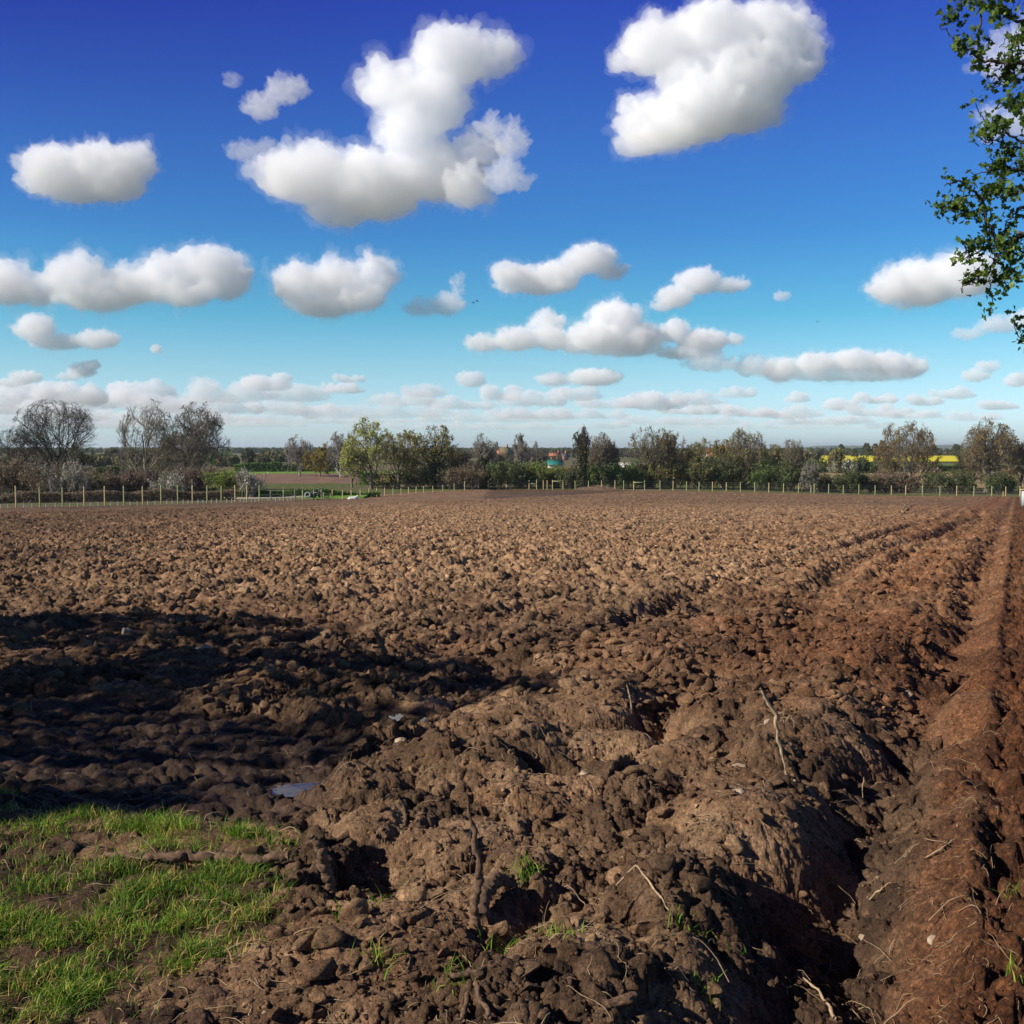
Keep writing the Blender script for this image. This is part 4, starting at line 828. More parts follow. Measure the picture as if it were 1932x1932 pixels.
# farm gate
def gate():
    a = Vector((*P(772, 130), 0)); b = Vector((*P(790, 131), 0)); a.z = ground_z(a.x, a.y); b.z = ground_z(b.x, b.y)
    root = empty('farm_gate', a); tag(root, 'low timber barred gate between the gateway posts and the fence', 'gate'); b = b - a; a = Vector((0, 0, 0))
    p = Parts()
    for t in (0, 1): q = a.lerp(b, t); p.beam(q + Vector((0, 0, .1)), q + Vector((0, 0, 1.15)), .08)
    p.build('gate_frame', M['post_green'], root)
    for h in (.2, .42, .64, .86, 1.1): p = Parts(); p.beam(a + Vector((0, -.06, h)), b + Vector((0, -.06, h)), .03, .09); p.build('bar', M['post_green'], root)
    p = Parts(); p.beam(a + Vector((0, -.1, .15)), b + Vector((0, -.1, 1.05)), .03, .08); p.build('brace', M['post_green'], root)
gate()
# things at the gateway
M['rubber'] = simple('black_rubber', (.025, .025, .027), .8, .2, 5); M['tyre_pale'] = simple('whitened_tyre', (.24, .26, .25), .7, .1, 5); M['quad'] = simple('dark_green_plastic', (.03, .05, .05), .4, .1, 3); M['steel'] = simple('dull_steel', (.28, .29, .31), .5, .15, 3, metallic=.5)
def torus(R, r, n=28, m=10, axis='y'):
    V = []; 
    for i in range(n):
        for j in range(m):
            a = 2 * math.pi * i / n; b = 2 * math.pi * j / m; V.append(((R + r * math.cos(b)) * math.cos(a), r * math.sin(b), (R + r * math.cos(b)) * math.sin(a)))
    return V, [(i * m + j, ((i + 1) % n) * m + j, ((i + 1) % n) * m + (j + 1) % m, i * m + (j + 1) % m) for i in range(n) for j in range(m)]
x, y = P(734.5, 137); p = Parts(); p.add(*torus(.30, .11)); o = p.build('tyre', M['tyre_pale'], smooth=True); o.location = (x, y, ground_z(x, y) + .42); o.rotation_euler = (-.25, 0, .1); tag(o, 'pale upright tyre standing in the gateway', 'tyre')
x, y = P(757, 138); root = empty('quad_bike', (x, y, ground_z(x, y) + .08), .5); tag(root, 'dark quad bike parked beside the pale tyre', 'quad bike')
p = Parts(); p.box((0, 0, .62), (1.5, .36, .2), taper=.85); p.box((.5, 0, .78), (.5, .62, .1), taper=.8); p.box((-.55, 0, .78), (.55, .66, .1), taper=.8); p.box((.72, 0, .66), (.16, .4, .22)); p.build('body', M['quad'], root)
p = Parts(); p.box((-.2, 0, .86), (.62, .3, .14), taper=.8); p.build('seat', M['rubber'], root)
p = Parts(); p.tube([(.25, 0, .75), (.18, 0, 1.08)], .03); p.tube([(.1, -.36, 1.12), (.2, -.1, 1.08), (.2, .1, 1.08), (.1, .36, 1.12)], .02); p.build('handlebar', M['steel'], root)
p = Parts(); [p.beam((.4 + .1 * k, -.3, .9), (.4 + .1 * k, .3, .9), .02) for k in range(4)]; p.beam((.38, -.3, .9), (.72, -.3, .9), .03); p.beam((.38, .3, .9), (.72, .3, .9), .03); p.build('rack', M['steel'], root)
for sx in (-.52, .52):
    for sy in (-.42, .42):
        p = Parts(); p.add(*torus(.2, .11, 20, 8)); w = p.build('wheel', M['rubber'], root, smooth=True); w.location = (sx, sy, .31)
        p = Parts(); p.tube([(0, -.06, 0), (0, .06, 0)], .12, 12); p.build('rim', M['steel'], w)
# small white sheep
def skin_body(name, verts, edges, radii, mat, parent=None, sub=2, root_i=0):
    me = bpy.data.meshes.new(name); me.from_pydata([Vector(v) for v in verts], edges, []); me.update(); o = bpy.data.objects.new(name, me); COL.objects.link(o)
    md = o.modifiers.new('s', 'SKIN'); 
    for i, r in enumerate(radii):
        sv = me.skin_vertices[0].data[i]; sv.radius = (r, r) if isinstance(r, (int, float)) else r; sv.use_root = (i == root_i)
    sd = o.modifiers.new('d', 'SUBSURF'); sd.levels = sub; sd.render_levels = sub
    dg = bpy.context.evaluated_depsgraph_get(); dg.update(); m2 = bpy.data.meshes.new_from_object(o.evaluated_get(dg)); m2.materials.clear(); m2.materials.append(mat)
    for pl in m2.polygons: pl.use_smooth = True
    o.modifiers.clear(); o.data = m2; bpy.data.meshes.remove(me)
    if parent: o.parent = parent
    return o
M['wool'] = simple('white_wool', (.72, .69, .62), .95, .12, 25, .01)
Vs = [(-.33, 0, .52), (-.1, 0, .54), (.15, 0, .54), (.33, 0, .56), (.44, 0, .70), (.50, 0, .82), (.64, 0, .78), (.71, 0, .74)]
Rs = [.15, .20, .20, .16, .10, .09, .065, .04]; Es = [(i, i + 1) for i in range(7)]
for sx, b in ((-.28, 0), (.26, 3)):
    for sy in (-.1, .1):
        n0 = len(Vs); Vs += [(sx, sy, .38), (sx - (.03 if b == 0 else -.0), sy, .20), (sx + .02, sy, .03)]; Rs += [.07, .035, .03]; Es += [(b, n0), (n0, n0 + 1), (n0 + 1, n0 + 2)]
n0 = len(Vs); Vs += [(-.46, 0, .50), (-.50, 0, .38), (.47, .12, .82), (.47, -.12, .82)]; Rs += [.05, .03, .03, .03]; Es += [(0, n0), (n0, n0 + 1), (5, n0 + 2), (5, n0 + 3)]
x, y = P(842, 133.5); o = skin_body('sheep', Vs, Es, Rs, M['wool'], root_i=1); o.location = (x, y, ground_z(x, y) + .3); o.scale = (1.25,) * 3; o.rotation_euler = (0, 0, .15)
o.location.z = ground_z(x, y); tag(o, 'small white sheep standing behind the fence just right of the gate', 'sheep')
# heap of earth by the far fence
x, y = gx(1128, 196), 196.0; rg = np.random.default_rng(5)
g_, t_ = np.meshgrid(np.linspace(0, 1, 30), np.linspace(0, 2 * np.pi, 60, endpoint=True), indexing='ij')
rr = g_ * (3.2 + .8 * fbm(np.cos(t_) * 2, np.sin(t_) * 2, 4, 2)); hx = rr * np.cos(t_) * 1.5; hy = rr * np.sin(t_)
hz = .75 * (1 - g_ ** 1.4) * (1 + .6 * fbm(hx / .8, hy / .8, 6, 4)) + .12 * fbm(hx * 2, hy * 2, 8, 3) - .1
hz = np.where(g_ > .98, -.4, hz)
o = mesh_np('earth_heap', np.stack([hx.ravel(), hy.ravel(), hz.ravel()], 1), grid_faces(30, 60), simple('heaped_earth', (.13, .08, .055), .95, .3, 3, .02)); o.location = (x, y, ground_z(x, y)); tag(o, 'low heap of reddish earth by the far fence below the pollard', 'earth heap')
# pale panel at the right edge
x, y = P(2449, 106); root = empty('gate_panel', (x, y, float(base_z(x, y)) - .05)); tag(root, 'pale grey sheet panel with a timber top rail at the right edge', 'panel')
p = Parts(); p.box((.25, 0, .8), (1.1, .04, 1.6)); p.build('sheet', simple('grey_sheeting', (.46, .48, .46), .6, .1, 1), root)
p = Parts(); p.box((.2, -.02, 1.66), (1.35, .12, .09)); p.build('rail', M['post'], root)
p = Parts(); p.box((-.36, .06, .8), (.1, .1, 1.65)); p.build('post', M['post_dark'], root)
# birds
for k, (cx, cy, D) in enumerate([(900, 568, 120), (893, 571, 124), (1543, 607, 130)]):
    q = at(cx, cy, D); p = Parts(); p.tube([(-.16, 0, 0), (-.08, 0, .01), (.04, 0, .01), (.13, 0, 0), (.17, 0, -.01)], [.015, .04, .05, .03, .01], 8)
    root = p.build('bird', M['rubber']); root.location = q; root.rotation_euler = (0, 0, k * .8)
    for s in (-1, 1): p = Parts(); p.add([(-.05, 0, .02), (.06, 0, .02), (.07, s * .14, .08), (-.04, s * .14, .08), (.02, s * .3, .04), (-.05, 0, .03), (.06, 0, .03), (.07, s * .14, .09), (-.04, s * .14, .09), (.02, s * .3, .045)], [(0, 1, 2, 3), (3, 2, 4), (5, 8, 7, 6), (8, 9, 7)]); p.build('wing', M['rubber'], root)
    tag(root, ['dark bird flying above the centre clouds, right one of the two close together', 'dark bird flying left of its close neighbour', 'lone dark bird in the clear sky on the right'][k], 'bird', 'birds in the sky')
# ------------------------------------------------------------------ clouds: real bodies of scattering vapour far behind everything
def ico(sub):
    import bmesh
    bm = bmesh.new(); bmesh.ops.create_icosphere(bm, subdivisions=sub, radius=1.0)
    V = np.array([v.co[:] for v in bm.verts]); F_ = np.array([[v.index for v in f.verts] for f in bm.faces]); bm.free(); return V, F_
ICO = {k: ico(k) for k in (1, 2, 3, 4)}
_vm = {}
def vapour(density, col=(1.0, .996, .993)):
    key = round(density, 6)
    if key in _vm: return _vm[key]
    m = bpy.data.materials.new('cloud_vapour'); m.use_nodes = True; n = m.node_tree; n.nodes.clear()
    o = n.nodes.new('ShaderNodeOutputMaterial'); v = n.nodes.new('ShaderNodeVolumeScatter'); v.inputs['Color'].default_value = (*col, 1); v.inputs['Density'].default_value = density; v.inputs['Anisotropy'].default_value = -0.15
    n.links.new(v.outputs[0], o.inputs['Volume']);
    _vm[key] = m; return m
def remesh(V, F_, vox):
    tmp = mesh_np('tmp', V, F_, []); md = tmp.modifiers.new('r', 'REMESH'); md.mode = 'VOXEL'; md.voxel_size = float(vox)
    dg = bpy.context.evaluated_depsgraph_get(); dg.update(); ev = tmp.evaluated_get(dg); m2 = ev.to_mesh()
    n = len(m2.vertices); V = np.empty(n * 3, np.float32); m2.vertices.foreach_get('co', V); V = V.reshape(-1, 3); N = np.empty(n * 3, np.float32); m2.vertices.foreach_get('normal', N); N = N.reshape(-1, 3)
    m2.calc_loop_triangles(); F_ = np.empty(len(m2.loop_triangles) * 3, np.int32); m2.loop_triangles.foreach_get('vertices', F_); F_ = F_.reshape(-1, 3)
    ev.to_mesh_clear(); me = tmp.data; bpy.data.objects.remove(tmp); bpy.data.meshes.remove(me); return V, N, F_
CLOUD_TAU = 1.55
def cloud(blobs, label=None, tau=1.0, seed=1, rough=1.0, vox=None, kind=None, name='cloud', base=None, dist=None, bumps=1.0, fringe=True):
    rg = np.random.default_rng(seed); bl = np.array(blobs, float); bl[:, 2:] *= 1.06
    x0, x1 = (bl[:, 0] - bl[:, 2]).min(), (bl[:, 0] + bl[:, 2]).max(); yb = (bl[:, 1] + bl[:, 3] * .5).max(); yt = (bl[:, 1] - bl[:, 3]).min()
    el_ = math.atan(max((845 - yb) * K, .02)); D = dist or min(max(850 / math.tan(el_), 2600), 7500)
    cx, cy = (x0 + x1) / 2, (yb + yt) / 2; span = max(x1 - x0, yb - yt)
    vox = vox or np.clip(span / 200, 1.0, 2.3)
    VV = []; FF = []; o = 0; Vi, Fi = ICO[3]; Vs_, Fs_ = ICO[2]
    sizes = []
    for (bx, by, rx, ry) in bl:
        rd = min(rx, ry * 1.5) * .95; off = rg.normal() * rd * .25
        VV.append(Vi * [rx, rd, ry] * .93 + [bx - cx, off, cy - by]); FF.append(Fi + o); o += len(Vi)
        for _ in range(int(16 * bumps)):
            q = rg.normal(size=3); q /= np.linalg.norm(q)
            if q[2] < -.35 and rg.random() < .8: continue
            s = ry * rg.uniform(.16, .42); s2 = s * rg.uniform(.8, 1.25)
            VV.append(Vs_ * [s2, s, s * .9] + [bx - cx + q[0] * rx * .86, off + q[1] * rd * .86, cy - by + q[2] * ry * .84]); FF.append(Fs_ + o); o += len(Vs_)
    V = np.concatenate(VV); F_ = np.concatenate(FF)
    tmp = mesh_np('tmp', V, F_, []); md = tmp.modifiers.new('r', 'REMESH'); md.mode = 'VOXEL'; md.voxel_size = float(vox)
    dg = bpy.context.evaluated_depsgraph_get(); dg.update(); ev = tmp.evaluated_get(dg); m2 = ev.to_mesh()
    n = len(m2.vertices); V = np.empty(n * 3, np.float32); m2.vertices.foreach_get('co', V); V = V.reshape(-1, 3); N = np.empty(n * 3, np.float32); m2.vertices.foreach_get('normal', N); N = N.reshape(-1, 3)
    m2.calc_loop_triangles(); F_ = np.empty(len(m2.loop_triangles) * 3, np.int32); m2.loop_triangles.foreach_get('vertices', F_); F_ = F_.reshape(-1, 3)
    ev.to_mesh_clear(); me = tmp.data; bpy.data.objects.remove(tmp); bpy.data.meshes.remove(me)
    rough = rough * (1.0 if tau > .6 or kind else 1.7)
    R0 = float(np.median(bl[:, 3])); k = R0 / 55.0
    d = 0
    warp = V + 9 * k * np.stack([perlin3(V / (40 * k), 61), perlin3(V / (40 * k), 62), perlin3(V / (40 * k), 63)], 1)
    for lam, amp in ((62, 15), (30, 12), (14, 7.0), (7, 3.4)):
        if lam * k < vox * 1.7: break
        d = d + amp * k * (.35 - 2.0 * np.abs(perlin3(warp / (lam * k), seed + int(lam))) )
    d = d * rough * np.where(N[:, 2] < -.3, .55, 1.0)
    V2 = V + N * d[:, None]
    q = warp / k; d2 = k * (9.0 + 22 * perlin3(q / 26, seed + 5) + 14 * perlin3(q / 11, seed + 6) + 6 * perlin3(q / 5.5, seed + 8)) * min(rough, 1.2)
    VF = V2 + N * np.maximum(d2, .6 * k)[:, None]; V, _n, F2_ = remesh(V2, F_, vox * 1.05); VF, _n, F3_ = remesh(VF, F_, vox * 1.3); F_ = F2_
    s = K * D
    C = at(cx, cy, D)
    tilt = 1.0
    th = float(np.median(np.minimum(bl[:, 2], bl[:, 3] * 1.5))) * s
    dens = CLOUD_TAU * tau / th
    ob = mesh_np(name, V * s, F_, vapour(dens)); ob.location = C
    tag(ob, label, 'cloud' if kind is None else None, None if kind else 'fair weather clouds', kind)
    if fringe and tau > .6 and not kind:                                                          # thin ragged vapour round the body
        fo = mesh_np('fringe', VF * s, F3_, vapour(dens * .13), ob)
    return ob
CL = [
 ('small puffy cloud with a ragged left side, alone in the deep blue at the left', 1.0, [(100, 320, 62, 48), (180, 315, 80, 48), (250, 310, 52, 38), (150, 350, 85, 32), (215, 345, 62, 34), (75, 345, 35, 22), (205, 290, 40, 22)]),
 ('largest cloud, centre top, two puffy heads over a long broad base', 1.0, [(735, 160, 62, 55), (850, 115, 75, 58), (925, 120, 42, 48), (800, 190, 85, 60), (770, 250, 70, 50), (590, 330, 88, 58), (700, 350, 105, 66), (820, 310, 95, 58), (880, 355, 48, 42), (520, 325, 50, 42), (650, 390, 75, 34), (900, 280, 50, 35)]),
 ('ragged thin cloud trailing off the right side of the largest cloud', .35, [(965, 270, 38, 36), (950, 330, 42, 34), (985, 345, 26, 18), (925, 235, 30, 20)]),
 ('tiny faint puff in the deep blue, highest at the left', .16, [(436, 150, 20, 15)]),
 ('small soft cloud left of the largest cloud', .45, [(535, 170, 45, 26), (495, 200, 40, 26), (560, 165, 28, 18)]),
 ('faint wisp touching the left end of the largest cloud', .22, [(455, 282, 34, 20), (500, 275, 28, 14)]),
 ('second largest cloud, top right, with a notch bitten from its left side', 1.15, [(1240, 90, 68, 52), (1340, 62, 82, 56), (1450, 62, 88, 66), (1505, 100, 50, 60), (1400, 140, 105, 72), (1300, 150, 62, 45), (1215, 195, 52, 26), (1240, 225, 75, 45), (1320, 210, 92, 60), (1400, 200, 80, 45), (1205, 272, 42, 26), (1255, 260, 58, 36), (1180, 115, 28, 20)]),
 ('soft cloud behind the upper hawthorn branches at the right edge', .4, [(1885, 110, 36, 48), (1950, 95, 60, 60)]),
 ('soft cloud behind the middle hawthorn branches at the right edge', .35, [(1880, 225, 34, 38), (1945, 225, 55, 40)]),
 ('long cloud bank of joined puffs at the left edge', 1.0, [(20, 535, 55, 42), (75, 545, 42, 34), (150, 525, 58, 40), (190, 555, 85, 36), (250, 535, 62, 40), (320, 518, 50, 42), (385, 508, 72, 44), (425, 525, 48, 42), (350, 552, 75, 30), (-50, 530, 55, 44)]),
 ('oblong cloud between the long left bank and the small curled one', .9, [(565, 535, 48, 42), (630, 530, 66, 42), (705, 518, 42, 38), (615, 570, 72, 28), (680, 560, 52, 28)]),
 ('small cloud with an upturned tail left of the picture centre', .4, [(800, 580, 42, 18), (845, 572, 34, 24), (864, 545, 12, 26)]),
 ('flat based cloud right of centre, uppermost of its cluster', .9, [(965, 520, 40, 26), (1040, 520, 62, 30), (1110, 492, 50, 30), (1150, 512, 34, 18), (1010, 538, 82, 20)]),
 ('slanting cloud between the flat based cloud and the tiny puff', .7, [(1270, 562, 36, 22), (1320, 530, 46, 26), (1375, 538, 42, 16), (1250, 575, 22, 12)]),
 ('tiny puff alone right of the slanting cloud', .3, [(1475, 558, 18, 11)]),
 ('cloud with a round knob on top, left of the tall grey based cloud', .8, [(915, 645, 42, 18), (975, 640, 55, 24), (1030, 608, 32, 30), (1040, 638, 34, 24)]),
 ('tall heaped cloud with a grey base, centre right', 1.1, [(1160, 602, 52, 36), (1120, 636, 52, 28), (1200, 636, 58, 30), (1085, 652, 34, 16), (1170, 655, 90, 18)]),
 ('lumpy low cloud joined to the right of the tall heaped one', .8, [(1275, 625, 30, 24), (1325, 642, 52, 24), (1385, 640, 16, 13), (1300, 665, 70, 14)]),
 ('smooth oval cloud reaching the lower hawthorn twigs', 1.0, [(1685, 540, 42, 34), (1750, 528, 76, 46), (1815, 520, 60, 44), (1700, 515, 30, 18)]),
 ('flat pale cloud below the lowest hawthorn twig', .45, [(1830, 628, 32, 13), (1885, 612, 46, 18), (1940, 600, 40, 20)]),
 ('pair of joined puffs low at the left', .75, [(72, 620, 38, 28), (110, 645, 60, 16), (185, 640, 44, 20)]),
 ('tiny round puff low in the left sky', .5, [(293, 658, 12, 9)]),
 ('long lumpy cloud low on the right', .9, [(1475, 698, 36, 24), (1540, 688, 46, 24), (1610, 682, 52, 24), (1680, 686, 50, 24), (1725, 692, 32, 20), (1600, 708, 140, 13)]),
 ('grey cloud bank joined to the left of the long lumpy one', .5, [(1345, 685, 60, 18), (1420, 690, 40, 22)]),
 ('flat bright cloud under the tall grey based one', .7, [(1045, 716, 36, 13), (1120, 712, 56, 18)]),
 ('small cloud low at the right, near the edge', .5, [(1840, 708, 30, 14), (1860, 692, 24, 12)]),
 ('small bright cloud low at the left edge', .6, [(50, 712, 34, 14), (20, 722, 30, 10)]),
 ('small bright cloud right of the one at the left edge', .6, [(150, 698, 30, 15), (170, 690, 18, 12), (130, 710, 26, 9)]),
]
for k, (lab, tau, bl) in enumerate(CL): cloud(bl, lab, tau, 700 + k)
# the many small far clouds heaped towards the horizon
LOW = [(300, 800, 330, 7, .3), (900, 803, 300, 7, .3), (1500, 803, 300, 6, .25), (620, 790, 240, 8, .3), (120, 800, 200, 8, .3), (60, 765, 110, 15, .6), (260, 742, 60, 17, .6), (380, 765, 110, 14, .5), (760, 752, 70, 12, .4), (1090, 742, 46, 12, .4), (1320, 752, 50, 11, .4), (1480, 778, 70, 10, .4), (1660, 775, 60, 9, .4), (1800, 742, 40, 9, .4), (960, 785, 120, 10, .3), (1290, 792, 120, 9, .3), (200, 790, 140, 12, .35), (40, 748, 80, 20, .7), (130, 742, 62, 18, .7), (205, 752, 60, 16, .6), (300, 760, 70, 16, .4), (430, 738, 90, 18, .5), (505, 722, 44, 13, .6), (560, 742, 60, 14, .4), (650, 732, 40, 9, .5), (800, 738, 44, 10, .35), (890, 716, 26, 12, .5), (945, 742, 30, 12, .5), (1000, 752, 60, 13, .5), (1150, 758, 60, 11, .35), (1230, 758, 66, 13, .6),
       (1310, 772, 70, 9, .5), (1420, 776, 60, 9, .5), (1385, 740, 40, 9, .35), (1505, 750, 24, 8, .4), (1590, 764, 40, 9, .5), (1650, 752, 36, 8, .5), (1745, 755, 34, 9, .45), (1885, 764, 40, 8, .45), (1060, 780, 130, 9, .35), (700, 775, 160, 12, .3), (350, 785, 160, 13, .35), (90, 780, 120, 14, .4), (560, 768, 90, 12, .35), (1550, 792, 100, 8, .35), (1720, 782, 60, 7, .35), (1835, 786, 60, 7, .3), (880, 760, 60, 10, .35), (1925, 715, 16, 12, .5), (660, 715, 30, 6, .4)]
_lg = np.random.default_rng(77); _grp = []
for k, (cx, cy, rx, ry, t) in enumerate(LOW):
    rx *= 1.15; ry *= 1.35
    bl = [(cx, cy + ry * .35, rx, ry * .6)] + [(cx + _lg.uniform(-.8, .8) * rx, cy + _lg.uniform(-.5, .3) * ry, ry * _lg.uniform(.8, 1.5), ry * _lg.uniform(.5, .85)) for _ in range(min(24, int(4 + rx / ry)))]
    o = cloud(bl, None, t * .9, 800 + k, kind='stuff', name='distant_clouds', dist=11000 + 600 * (k % 9) + 300 * (k % 4), vox=max(1.0, rx / 90), bumps=1.0, rough=1.25)
    o['label'] = 'low bank of small distant clouds over the horizon'

# ------------------------------------------------------------------ loose clods and crumbs lying on the field
def scatter(name, n_list, mat, label, seed, flat=.72):
    rg = np.random.default_rng(seed); VV = []; FF = []; AT = [[], [], [], []]; o = 0
    for (n, r0, r1, s0, s1, sub, lim, umin) in n_list:
        r = r0 * (r1 / r0) ** rg.random(n); th = np.radians(rg.uniform(-lim, lim, n)); x = r * np.sin(th); y = r * np.cos(th)
        u, v = uv(x, y); z, dry, red, cv, wet = soil(x, y); ok = (inside(x, y) > .6) & (wet < .35) & (u > umin) & (grass_mask(x, y) < rg.random(n) * .9)
        mud = (u > np.interp(y, [0, 3.2, 4.7, 5.8, 6.9, 7.6, 8.6, 9.6], [1.0, 1.75, 2.45, 3.05, 3.4, 4.3, 6.5, 60])); ok &= (~mud) | (rg.random(n) < .35)
        x, y, z, dry, red, cv = [q[ok] for q in (x, y, z, dry, red, cv)]; n = len(x)
        s = s0 * (s1 / s0) ** (rg.random(n) ** 2.0) * (1 + 0 * x)
        zz = base_z(x, y) + z + .03
        Vi, Fi = ICO[sub]; nv = 24; var = []
        for k in range(nv):
            q = Vi * (1 + .65 * perlin3(Vi * 1.1 + k * 7, seed)[:, None] + .22 * perlin3(Vi * 2.7 + k * 5, seed + 1)[:, None] + .10 * perlin3(Vi * 6 + k, seed + 2)[:, None])
            for _ in range(7):                                          # broken flat faces
                a = rg.normal(size=3); a /= np.linalg.norm(a); t = .30 + .35 * rg.random(); dd = q @ a; q = q - np.maximum(dd - t, 0)[:, None] * a * .9
            var.append(q * [1, .5 + .4 * rg.random(), flat * (.6 + .5 * rg.random())])
        var = np.array(var); vi = rg.integers(0, nv, n)
        an = rg.uniform(0, 6.283, n); ti = rg.normal(size=n) * .5
        c, sn = np.cos(an), np.sin(an); ct, st = np.cos(ti), np.sin(ti)
        R = np.zeros((n, 3, 3)); R[:, 0, 0] = c; R[:, 0, 1] = -sn * ct; R[:, 0, 2] = sn * st; R[:, 1, 0] = sn; R[:, 1, 1] = c * ct; R[:, 1, 2] = -c * st; R[:, 2, 1] = st; R[:, 2, 2] = ct
        P_ = np.einsum('nij,nvj->nvi', R, var[vi]) * (s / 2)[:, None, None] + np.stack([x, y, zz + s * .10], 1)[:, None]
        VV.append(P_.reshape(-1, 3).astype(np.float32)); FF.append((Fi[None] + (np.arange(n) * len(Vi))[:, None, None]).reshape(-1, 3) + o); o += n * len(Vi)
        for A_, q in zip(AT, (np.clip(dry + .15 * rg.random(n), 0, 1), red, rg.random(n) * .8 + .1, 0 * x)): A_.append(np.repeat(q, len(Vi)))
    return tag(mesh_np(name, np.concatenate(VV), np.concatenate(FF), mat, attrs={k: np.concatenate(a) for k, a in zip(('dry', 'red', 'cv', 'wet'), AT)}), label, kind='stuff')
scatter('soil_clods', [(30000, 2.4, 12, .008, .034, 1, 36, -9), (4500, 2.4, 14, .016, .05, 2, 36, -9), (6500, 2.4, 14, .025, .065, 2, 36, -.0), (1300, 2.8, 16, .06, .14, 3, 36, .5), (15000, 8, 40, .05, .21, 2, 34, .3), (18000, 22, 130, .08, .19, 1, 33, .3)], M['soil'], 'loose clods and crumbs of dry soil', 900)
M['pebble'] = simple('pale_pebbles', (.28, .20, .13), .8, .35, 30)
scatter('pebbles', [(300, 2.4, 22, .012, .035, 2, 34, -9)], M['pebble'], 'small pale pebbles scattered over the soil', 901, .8)

# ------------------------------------------------------------------ grass, straw and roots
def blades(name, x, y, L, w, lean, rg, mat, lv, zoff=0.0, curl=1.0, label=None):
    n = len(x); z = soil_z(x, y) + zoff; az = rg.uniform(0, 6.283, n); d = np.stack([np.cos(az), np.sin(az)], 1); pz = rg.uniform(0, 6.283, n); pr = np.stack([np.cos(pz), np.sin(pz), np.zeros(n)], 1)
    V = np.empty((n, 5, 3), np.float32); b = np.stack([x, y, z], 1)
    for k, (t, ww) in enumerate(((0, 1), (.5, .8), (1, 0))):
        h = L * (t - .35 * lean * t * t * curl); out = L * lean * t * t * .9
        c = b + np.stack([d[:, 0] * out, d[:, 1] * out, h], 1)
        if k < 2: V[:, k * 2] = c - pr * (w * ww)[:, None] * .5; V[:, k * 2 + 1] = c + pr * (w * ww)[:, None] * .5
        else: V[:, 4] = c
    i = (np.arange(n) * 5)[:, None]
    F1 = i + np.array([[0, 1, 3, 2]]); F2 = i + np.array([[2, 3, 4]])
    return tag(mesh_np(name, V.reshape(-1, 3), [F1, F2], mat, attrs={'lv': np.repeat(lv, 5)}), label, kind='stuff')
rg = np.random.default_rng(31)
n = 520000; r = 2.4 * (11.5 / 2.4) ** rg.random(n); th = np.radians(rg.uniform(-34, 4, n)); x = r * np.sin(th); y = r * np.cos(th)
g = grass_mask(x, y); clump = np.clip(.5 + 1.4 * fbm(x * 4.2, y * 4.2, 111, 3), 0.0, 1)
lush = bump(x, -1.25, .75) * bump(y, 5.0, .42) + .8 * bump(x, -1.9, .5) * bump(y, 3.3, .5) + .5 * bump(x, -1.3, .7) * bump(y, 4.05, .35) + .5 * sstep(6.0, 7.5, y) * sstep(-2.9, -3.6, x)
ok = rg.random(n) < g * np.clip(.03 + .42 * clump ** 3.5 + .9 * lush * clump ** 1.5, 0, 1); x, y, lush, clump = x[ok], y[ok], lush[ok], clump[ok]; n = len(x)
L = (.022 + .040 * rg.random(n) + .050 * lush * rg.random(n)) * (.7 + .6 * clump); lv = np.clip(.20 + .18 * rg.normal(size=n) + .30 * np.clip(fbm(x * 1.5, y * 1.5, 113, 2) * 2, -1, 1) * .6 + .6 * (rg.random(n) < .30 - .2 * lush), 0, 1)
blades('grass', x, y, L, .0024 + .0028 * rg.random(n), .25 + 1.3 * rg.random(n), rg, M['grass'], lv, label='rough green grass at the edge of the ploughed soil')
# seedlings and weed tufts
cx = []; 
for (px, py) in ((1000, 1665), (985, 1680), (875, 1905), (860, 1900), (1380, 1775), (1340, 1860), (950, 1800), (720, 1850), (1045, 1800), (700, 1720), (760, 1690), (540, 1600), (1925, 1855), (1920, 1700), (600, 1830), (650, 1760), (1300, 1770)):
    q = at(px, py, 3.0); dv = (q - Vector((0, 0, EYE))); t = EYE / (-dv.z / dv.y + -.0368 * 1) / dv.y if dv.z < 0 else 1; D = EYE / ((-dv.z / dv.y) - .0368); cx.append((dv.x / dv.y * D, D))
tx = []; ty = []
for (a, b) in cx:
    m = int(rg.integers(10, 28)); tx.append(a + rg.normal(size=m) * .035); ty.append(b + rg.normal(size=m) * .035)
tx = np.concatenate(tx); ty = np.concatenate(ty); n = len(tx)
blades('weed_tufts', tx, ty, .04 + .05 * rg.random(n), .004 + .003 * rg.random(n), .3 + .9 * rg.random(n), rg, M['grass'], rg.random(n) * .6 + .15, label='thin green tufts sprouting from the soil')
